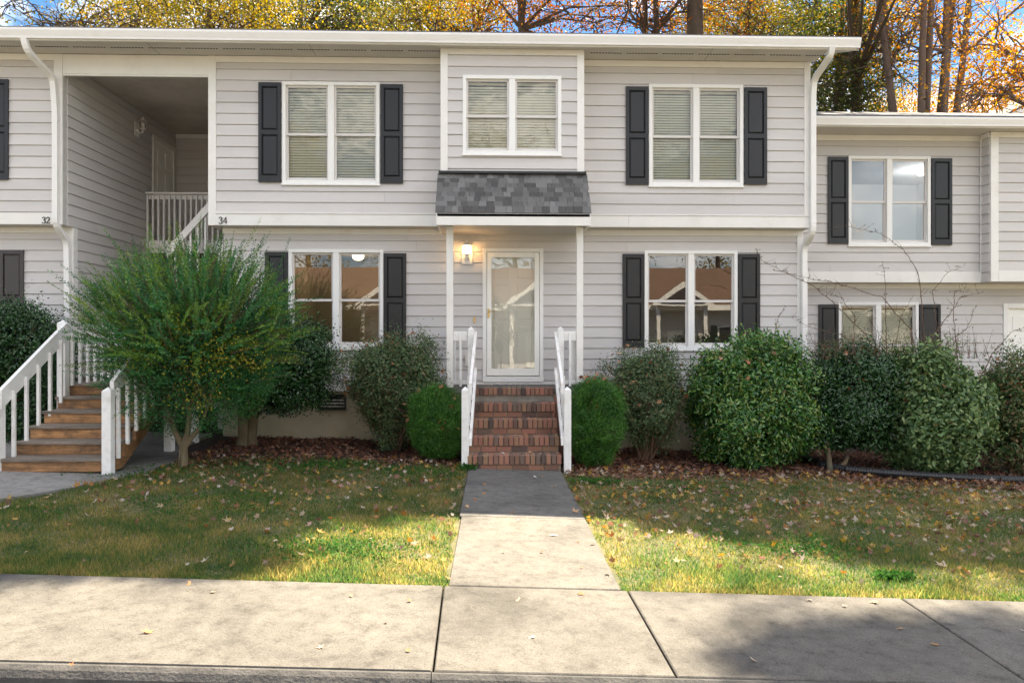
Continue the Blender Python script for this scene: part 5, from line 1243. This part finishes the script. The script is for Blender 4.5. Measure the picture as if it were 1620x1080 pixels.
def hit(u, v, extra=.022):
    a_ = (u-810)/F; d = Vector((math.sin(TH)+a_*math.cos(TH), math.cos(TH)-a_*math.sin(TH), (540-v)/F)); t_ = 5
    for _ in range(30):
        p = d*t_; z_ = G_(p.x, p.y)+extra; t_ = (z_-EZ)/d.z
    return d*t_+Vector((0, 0, EZ))
for k, (u, v, s_, lab) in enumerate(spots):
    p = hit(u, v); o_ = bpy.data.objects.new('fallen_leaf', fl[k % 5]); COL.objects.link(o_)
    sc_ = s_*1.1/F*(p.y); o_.location = p+Vector((0, 0, .006)); o_.scale = (sc_, sc_*random.uniform(.55, .95), sc_); o_.rotation_euler = (random.uniform(-.35, .35), random.uniform(-.35, .35), random.uniform(0, 6.28))
    tag(o_, lab, 'leaf', 'fallen leaves on the concrete')
# leaves lying on the brick treads
sl_ = [(0, [(820, 'small dark leaf on the top brick step')]),
       (1, [(775, 'dark leaf near the left end of the second brick step from the top'), (808, 'reddish leaf in the middle of the second brick step from the top'), (868, 'tan leaf near the right end of the second brick step from the top')]),
       (2, [(763, 'yellow leaf at the left end of the third brick step from the top'), (797, 'small brown leaf left of the curled pair on the third brick step'), (836, 'curled orange leaf, left one of a pair on the third brick step from the top'), (846, 'curled orange leaf, right one of a pair on the third brick step from the top')]),
       (3, [(769, 'orange leaf at the left of the fourth brick step from the top'), (795, 'tiny pale leaf left of the middle of the fourth brick step'), (832, 'tiny brown leaf right of the middle of the fourth brick step'), (880, 'tan leaf at the right end of the fourth brick step')]),
       (4, [(781, 'brown leaf at the left of the bottom brick step'), (796, 'pale crumpled leaf left of the middle of the bottom brick step'), (826, 'red leaf in the middle of the bottom brick step'), (839, 'upright cream leaf right of the red one on the bottom brick step'), (855, 'small tan leaf on the right half of the bottom brick step'), (881, 'brown leaf at the right end of the bottom brick step')])]
for k, lst in sl_:
    for j_, (u, lab) in enumerate(lst):
        y = EDGE[k]+random.uniform(.05, .2); o_ = bpy.data.objects.new('fallen_leaf', fl[(k+j_) % 5]); COL.objects.link(o_); s_ = random.uniform(.022, .05)
        o_.location = (PX(u, y), y, LZ-RH*k+.012); o_.scale = (s_, s_, s_); o_.rotation_euler = (random.uniform(-.5, .5), random.uniform(-.5, .5), random.uniform(0, 6.28))
        tag(o_, lab, 'leaf', 'fallen leaves on the brick steps')

# ------------------------------------------------------------------ trees
def tree(name, label, x, y, h, r0, blobs, m, barkm, seed, limbs=5, lsz=(.11, .20), cl=.55, group='autumn trees behind the houses', nstem=1, spread=.25, gz_=0.0, cat='tree', per=22):
    lsz = (lsz[0]*.60, lsz[1]*.62)
    if 'tallest' not in label and y > 0: blobs = [(*b_[:6], int(b_[6]*1.45)) for b_ in blobs]
    t = thing(name, label, cat, (x, y, gz_), group); r_ = random.Random(seed); q_ = np.random.default_rng(seed)
    tk = MB(); br_ = MB(); tops = []
    for s_ in range(nstem):
        a_ = r_.uniform(0, 6.28); sp = spread*h*(0 if nstem == 1 else 1)*r_.uniform(.3, 1)
        tx, ty = x+math.cos(a_)*sp, y+math.sin(a_)*sp*.6; P = []; n_ = 9
        for k in range(n_+1):
            q = k/n_; P.append(Vector((x+(tx-x)*q+math.sin(q*5+seed+s_)*.18*q, y+(ty-y)*q, gz_-.1+h*q)))
        tk.tube(P, [r0*(1-.72*k/n_)*(1 if nstem == 1 else .72) for k in range(n_+1)], 9); tops.append(P)
    tk.build('trunk', barkm, t, True)
    for (bx_, by__, bz_, rx, ry, rz_, n_) in blobs:
        c_ = Vector((bx_, by__, bz_)); P = min(tops, key=lambda PP: min((p-c_).length for p in PP)); low = [p for p in P if p.z < bz_-rz_*.2] or P[:2]; b0 = low[-1]
        for k in range(limbs):
            e = c_+Vector((r_.gauss(0, .5)*rx, r_.gauss(0, .5)*ry, r_.gauss(0, .45)*rz_)); mid = b0.lerp(e, .5)+Vector((0, 0, (e-b0).length*.10))
            br_.tube([b0, b0.lerp(mid, .6), mid, e], [r0*.24, r0*.18, r0*.11, .012], 6, cap=False)
            for _ in range(5):
                p = mid.lerp(e, r_.random()); e2 = p+Vector((r_.gauss(0, .45)*rx, r_.gauss(0, .45)*ry, r_.gauss(.1, .4)*rz_)); br_.tube([p, p.lerp(e2, .5)+Vector((0, 0, .12)), e2], [.03, .02, .008], 5, cap=False)
                for __ in range(3):
                    e3 = e2+Vector((r_.uniform(-.9, .9), r_.uniform(-.9, .9), r_.uniform(-.5, .7))); br_.tube([p.lerp(e2, .6), e3], [.018, .006], 3, cap=False)
        nc = max(3, n_//per); d = nrm(q_.normal(size=(nc, 3)))*q_.random((nc, 1))**.42; cc = np.array([bx_, by__, bz_])+d*np.array([rx, ry, rz_])
        P_ = np.repeat(cc, per, 0)+q_.normal(size=(nc*per, 3))*np.array([cl, cl, cl*.6]); m2 = len(P_); sz = q_.uniform(lsz[0], lsz[1], m2)
        V, T_ = leaf_mesh(P_, nrm(q_.normal(size=(m2, 3))+[0, 0, -.3]), nrm(q_.normal(size=(m2, 3))+[0, 0, .5]), sz, sz*.72, .18)
        fol.setdefault(id(t), []).append((V, T_))
    br_.build('limbs', barkm, t)
    off = 0; VV = []; TT = []
    for V, T_ in fol.pop(id(t)): VV.append(V); TT.append(T_+off); off += len(V)
    tag(raw_mesh('crown', np.concatenate(VV), np.concatenate(TT), m, t), kind='stuff'); return t
fol = {}
def vx(u, Y): return PX(u, Y)
def shade_at(tx, ty, Yc):
    """where along the sun direction a crown at depth Yc shades the ground point tx,ty"""
    k = (Yc-ty)/SD.y; return tx+SD.x*k, Yc, SD.z*k
TR_ = []
def bl(u, v, Y, rx, ry, rz_, n_): p = at(u, v, Y); return (p.x, Y, p.z, rx, ry, rz_, n_)
def sb(tx, ty, Yc, rx, rY, n_): p = shade_at(tx, ty, Yc); return (p[0], p[1], p[2], rx, rY*.75, rY*1.2, n_)
tree('oak_tree', 'yellow and olive tree with thin branches above the roof at upper left', vx(120, 27), 27, 13, .22, [bl(150, 25, 27, 1.9, 2, 1.2, 900), bl(60, 40, 27, 1.4, 1.4, .7, 220), bl(260, 20, 26, 1.9, 2, 1.5, 1500)], G['t2'], M['bark'], 1)
tree('oak_tree', 'golden green tree behind the roof above the breezeway', vx(330, 25), 25, 14.5, .26, [bl(330, 25, 25, 2.2, 2, 1.8, 3000), bl(400, 20, 25, 2.2, 2, 2.2, 3000)], G['t1'], M['bark'], 2)
tree('oak_tree', 'tree with mixed green and russet leaves behind the roof left of the bay window', vx(470, 29), 29, 15, .26, [bl(470, 25, 29, 2.6, 2, 2.2, 3400), bl(540, 10, 29, 2.3, 2, 2, 2800), bl(600, 35, 30, 1.8, 2, 1.4, 1600)], G['t5'], M['bark'], 3)
tree('oak_tree', 'bright yellow tree behind the roof above the bay window', vx(745, 26), 26, 13.5, .20, [bl(650, 25, 26, 2.0, 2, 1.7, 2300), bl(730, 20, 26, 1.8, 2, 1.6, 2000)], G['t1'], M['bark'], 4)
tree('oak_tree', 'thick dark trunked russet oak directly above the porch', vx(822, 24), 24, 15, .27, [bl(800, 0, 24, 2.0, 2, 1.3, 1300), bl(900, 20, 24, 2.0, 2, 1.3, 900)], G['t3'], M['bark'], 5)
tree('oak_tree', 'heavy dark double-trunked russet oak above the roof right of the bay', vx(1036, 25), 25, 15.5, .32, [bl(960, 20, 25, 1.9, 2, 1.3, 1100), bl(1100, 15, 25, 2.0, 2, 1.3, 1300)], G['t3'], M['bark'], 6, nstem=2, spread=.03)
tree('oak_tree', 'amber and olive tree behind the roof above the upper right window', vx(1190, 27), 27, 14, .26, [bl(1170, 25, 27, 2.2, 2, 1.9, 2800), bl(1240, 20, 27, 2.2, 2, 1.9, 2400)], G['t2'], M['bark'], 7)
tree('oak_tree', 'dense dark green tree just right of the main roof end', vx(1330, 25), 25, 13, .26, [bl(1320, 130, 25, 2.0, 2, 2.3, 5200), bl(1340, 40, 25, 2.1, 2, 1.8, 3600), bl(1300, 170, 24, 1.6, 1.5, 1.5, 1600)], G['t5'], M['bark'], 8, limbs=6)
t = tree('oak_tree', 'tall pale multi-stemmed tree with thin orange foliage above the lower roof', vx(1460, 23), 23, 16, .25, [bl(1470, 20, 23, 2.4, 2, 1.4, 1300), bl(1540, 50, 23, 1.8, 2, 1.3, 800), bl(1400, 60, 24, 1.5, 2, 1.4, 1100)], G['t4'], M['bark_pale'], 9, nstem=8, spread=.17, limbs=4)
tree('oak_tree', 'crooked limbed tree with few leaves at the far upper right', vx(1640, 20), 20, 12, .22, [bl(1590, 90, 20, 1.5, 1.5, 1.3, 900), bl(1560, 130, 20, 1.1, 1, .9, 450)], G['t4'], M['bark_pale'], 10, limbs=4)
tree('oak_tree', 'orange gold tree low behind the lower roof at far right', vx(1600, 36), 36, 10, .26, [bl(1590, 168, 36, 3.6, 2.5, 1.5, 5200), bl(1480, 178, 38, 3.4, 2.5, 1.3, 3600)], G['t4'], M['bark'], 11)
tree('oak_tree', 'yellow olive tree farther back behind the lower roof', vx(1400, 42), 42, 14, .26, [bl(1400, 165, 42, 3.4, 3, 1.8, 3000), bl(1330, 100, 42, 3, 3, 2.6, 3600)], G['t2'], M['bark'], 12)
# a second row farther back fills between
for k, (u, v, mm, lab) in enumerate(((210, 25, 't1', 'far yellow tree behind the breezeway trees'), (380, 20, 't5', 'far green tree behind the golden green tree'), (560, 20, 't1', 'far yellow tree left of the bay window'), (680, 15, 't2', 'far olive tree between the yellow trees'),
                                     (1130, 35, 't1', 'far yellow tree right of the double-trunked oak'), (1260, 60, 't5', 'far green tree near the main roof end'))):
    tree('oak_tree', lab, vx(u, 40), 40, 17, .26, [bl(u, v, 40, 3.3, 3, 2.1, 2400), bl(u+40, v-30, 40, 3, 3, 2.3, 1700)], G[mm], M['bark'], 30+k, lsz=(.15, .26))
# taller crowns beyond the frame throw the tree shade seen on the lawn and sidewalk
tree('oak_tree', 'tallest oak behind the middle of the roof whose high top shades the left lawn', 6.5, 24, 23, .42, [sb(-2.35, 5.85, 15.5, .75, .34, 3840), sb(-3.4, 5.72, 15.5, .85, .36, 4480), sb(-4.7, 5.8, 15.5, 1.1, .45, 4160), sb(-2.75, 6.55, 15.5, 1.05, .95, 5520), sb(-4.6, 6.5, 15.5, 1.4, 1.0, 6720), sb(-1.35, 7.75, 15.5, .9, .7, 3600), sb(-3.6, 5.45, 15.5, .5, .3, 1200), sb(-6.3, 6.3, 15.5, 1.3, 1.2, 4800), sb(-3.5, 7.8, 15.5, 1.5, .8, 3600)], G['t2'], M['bark'], 50, cl=.15, lsz=(.15, .22), limbs=3)
tree('oak_tree', 'tallest oak behind the right part of the roof whose high top shades the right sidewalk', 12.0, 24.5, 23, .26, [sb(2.9, 4.55, 15.5, 1.15, .48, 6080), sb(4.4, 4.65, 15.5, .9, .5, 4864), sb(1.85, 4.33, 15.5, .45, .16, 1064), sb(2.5, 7.75, 15.5, .9, .75, 4560), sb(3.75, 7.1, 15.5, .8, .75, 4864), sb(5.2, 7.1, 15.5, 1.1, .9, 5776), sb(4.0, 8.8, 15.5, 1.4, 1.0, 6688), sb(6.2, 8.8, 15.5, 1.4, 1.3, 6080)], G['t3'], M['bark'], 51, cl=.14, lsz=(.15, .22), limbs=3)

# ------------------------------------------------------------------ across the street (what the windows mirror)
O = thing('townhouse', 'pale townhouse across the street with brown roof and white gable, mirrored in the lower windows', 'house', (0, -20, 0))
MB().box(-26, 26, -30, -18, -.6, 3.7).build('wall', M['siding'], O)
MB().prism([(-17.3, 3.6), (-24, 6.4), (-30.7, 3.6), (-30.7, 3.5), (-17.3, 3.5)], 'x', -26.5, 26.5).build('roof', M['oproof'], O)
MB().box(-26.5, 26.5, -17.29, -17.25, 3.42, 3.72).build('fascia', M['trim'], O)
for gx in (-13, -5.5, 2.5, 10.5, 18):
    MB().prism([(gx-1.5, 3.7), (gx+1.5, 3.7), (gx, 4.75)], 'y', -17.24, -16.2).build('gable', M['siding'], O); MB().prism([(gx-1.65, 3.62), (gx+1.65, 3.62), (gx+1.65, 3.74), (gx, 4.92), (gx-1.65, 3.74)], 'y', -16.19, -16.1).build('gable_trim', M['trim'], O); MB().prism([(gx-1.2, 3.78), (gx+1.2, 3.78), (gx, 4.6)], 'y', -16.09, -16.05).build('gable_panel', M['shutter_br'], O)
    for px_ in (gx-1.4, gx+1.2): MB().box(px_, px_+.2, -16.6, -16.4, -.3, 3.7).build('porch_post', M['trim'], O)
    MB().bbox(gx-.45, gx+.45, -17.99, -17.93, .2, 2.3, .01).build('door', M['door'], O)
    for wx in (gx-3.4, gx+2.4):
        wf = MB().bbox(wx, wx+1.3, -17.99, -17.92, 1.0, 2.6, .01).build('window', M['frame'], O); MB().box(wx+.1, wx+1.2, -17.915, -17.91, 1.1, 2.5).build('pane', M['dark'], wf)
        MB().box(wx-.35, wx-.02, -17.97, -17.93, 1.0, 2.6).build('shutter', M['shutter'], O); MB().box(wx+1.32, wx+1.65, -17.97, -17.93, 1.0, 2.6).build('shutter', M['shutter'], O)
for k, (x, y, hh, mm) in enumerate(((-22, -36, 15, 't2'), (-14, -35, 17, 't1'), (-6, -36, 16, 't5'), (2, -35, 17, 't1'), (10, -36, 16, 't2'), (18, -35, 16, 't1'), (26, -36, 15, 't4'), (-1, -46, 21, 't2'), (-18, -46, 20, 't1'), (14, -46, 21, 't5'))):
    tree('street_tree', ['olive', 'yellow', 'green', 'golden', 'brownish', 'pale yellow', 'orange', 'tallest olive', 'tall yellow', 'tall green'][k]+' tree behind the house across the street, mirrored in the windows', x, y, hh, .3, [(x-2, y, hh-4, 3.2, 2.5, 3, 900), (x+2, y, hh-5, 3.2, 2.5, 3, 900), (x, y, hh-1, 2.8, 2.5, 2.6, 800), (x, y, hh-8, 3.6, 2.5, 2.4, 800)], G[mm], M['bark'], 70+k, lsz=(.25, .45), group='trees across the street', limbs=3)
for k, (x, y) in enumerate(((-9, -13.5), (-4.2, -14.5), (.6, -13.8), (6.5, -14.2))):
    tree('street_tree', ['thin half-bare', 'small reddish', 'low bushy', 'slim yellow'][k]+' tree in front of the house across the street', x, y, 3.6, .07, [(x, y, 3.2, 1.0, 1.0, .9, 260), (x, y, 2.2, .9, .9, .6, 160)], G[('t3', 't4', 't5', 't1')[k]], M['bark'], 90+k, lsz=(.12, .2), group='trees across the street', limbs=4)
print('objects', len(bpy.data.objects), 'tris', sum(len(o_.data.polygons) for o_ in bpy.data.objects if o_.type == 'MESH'))
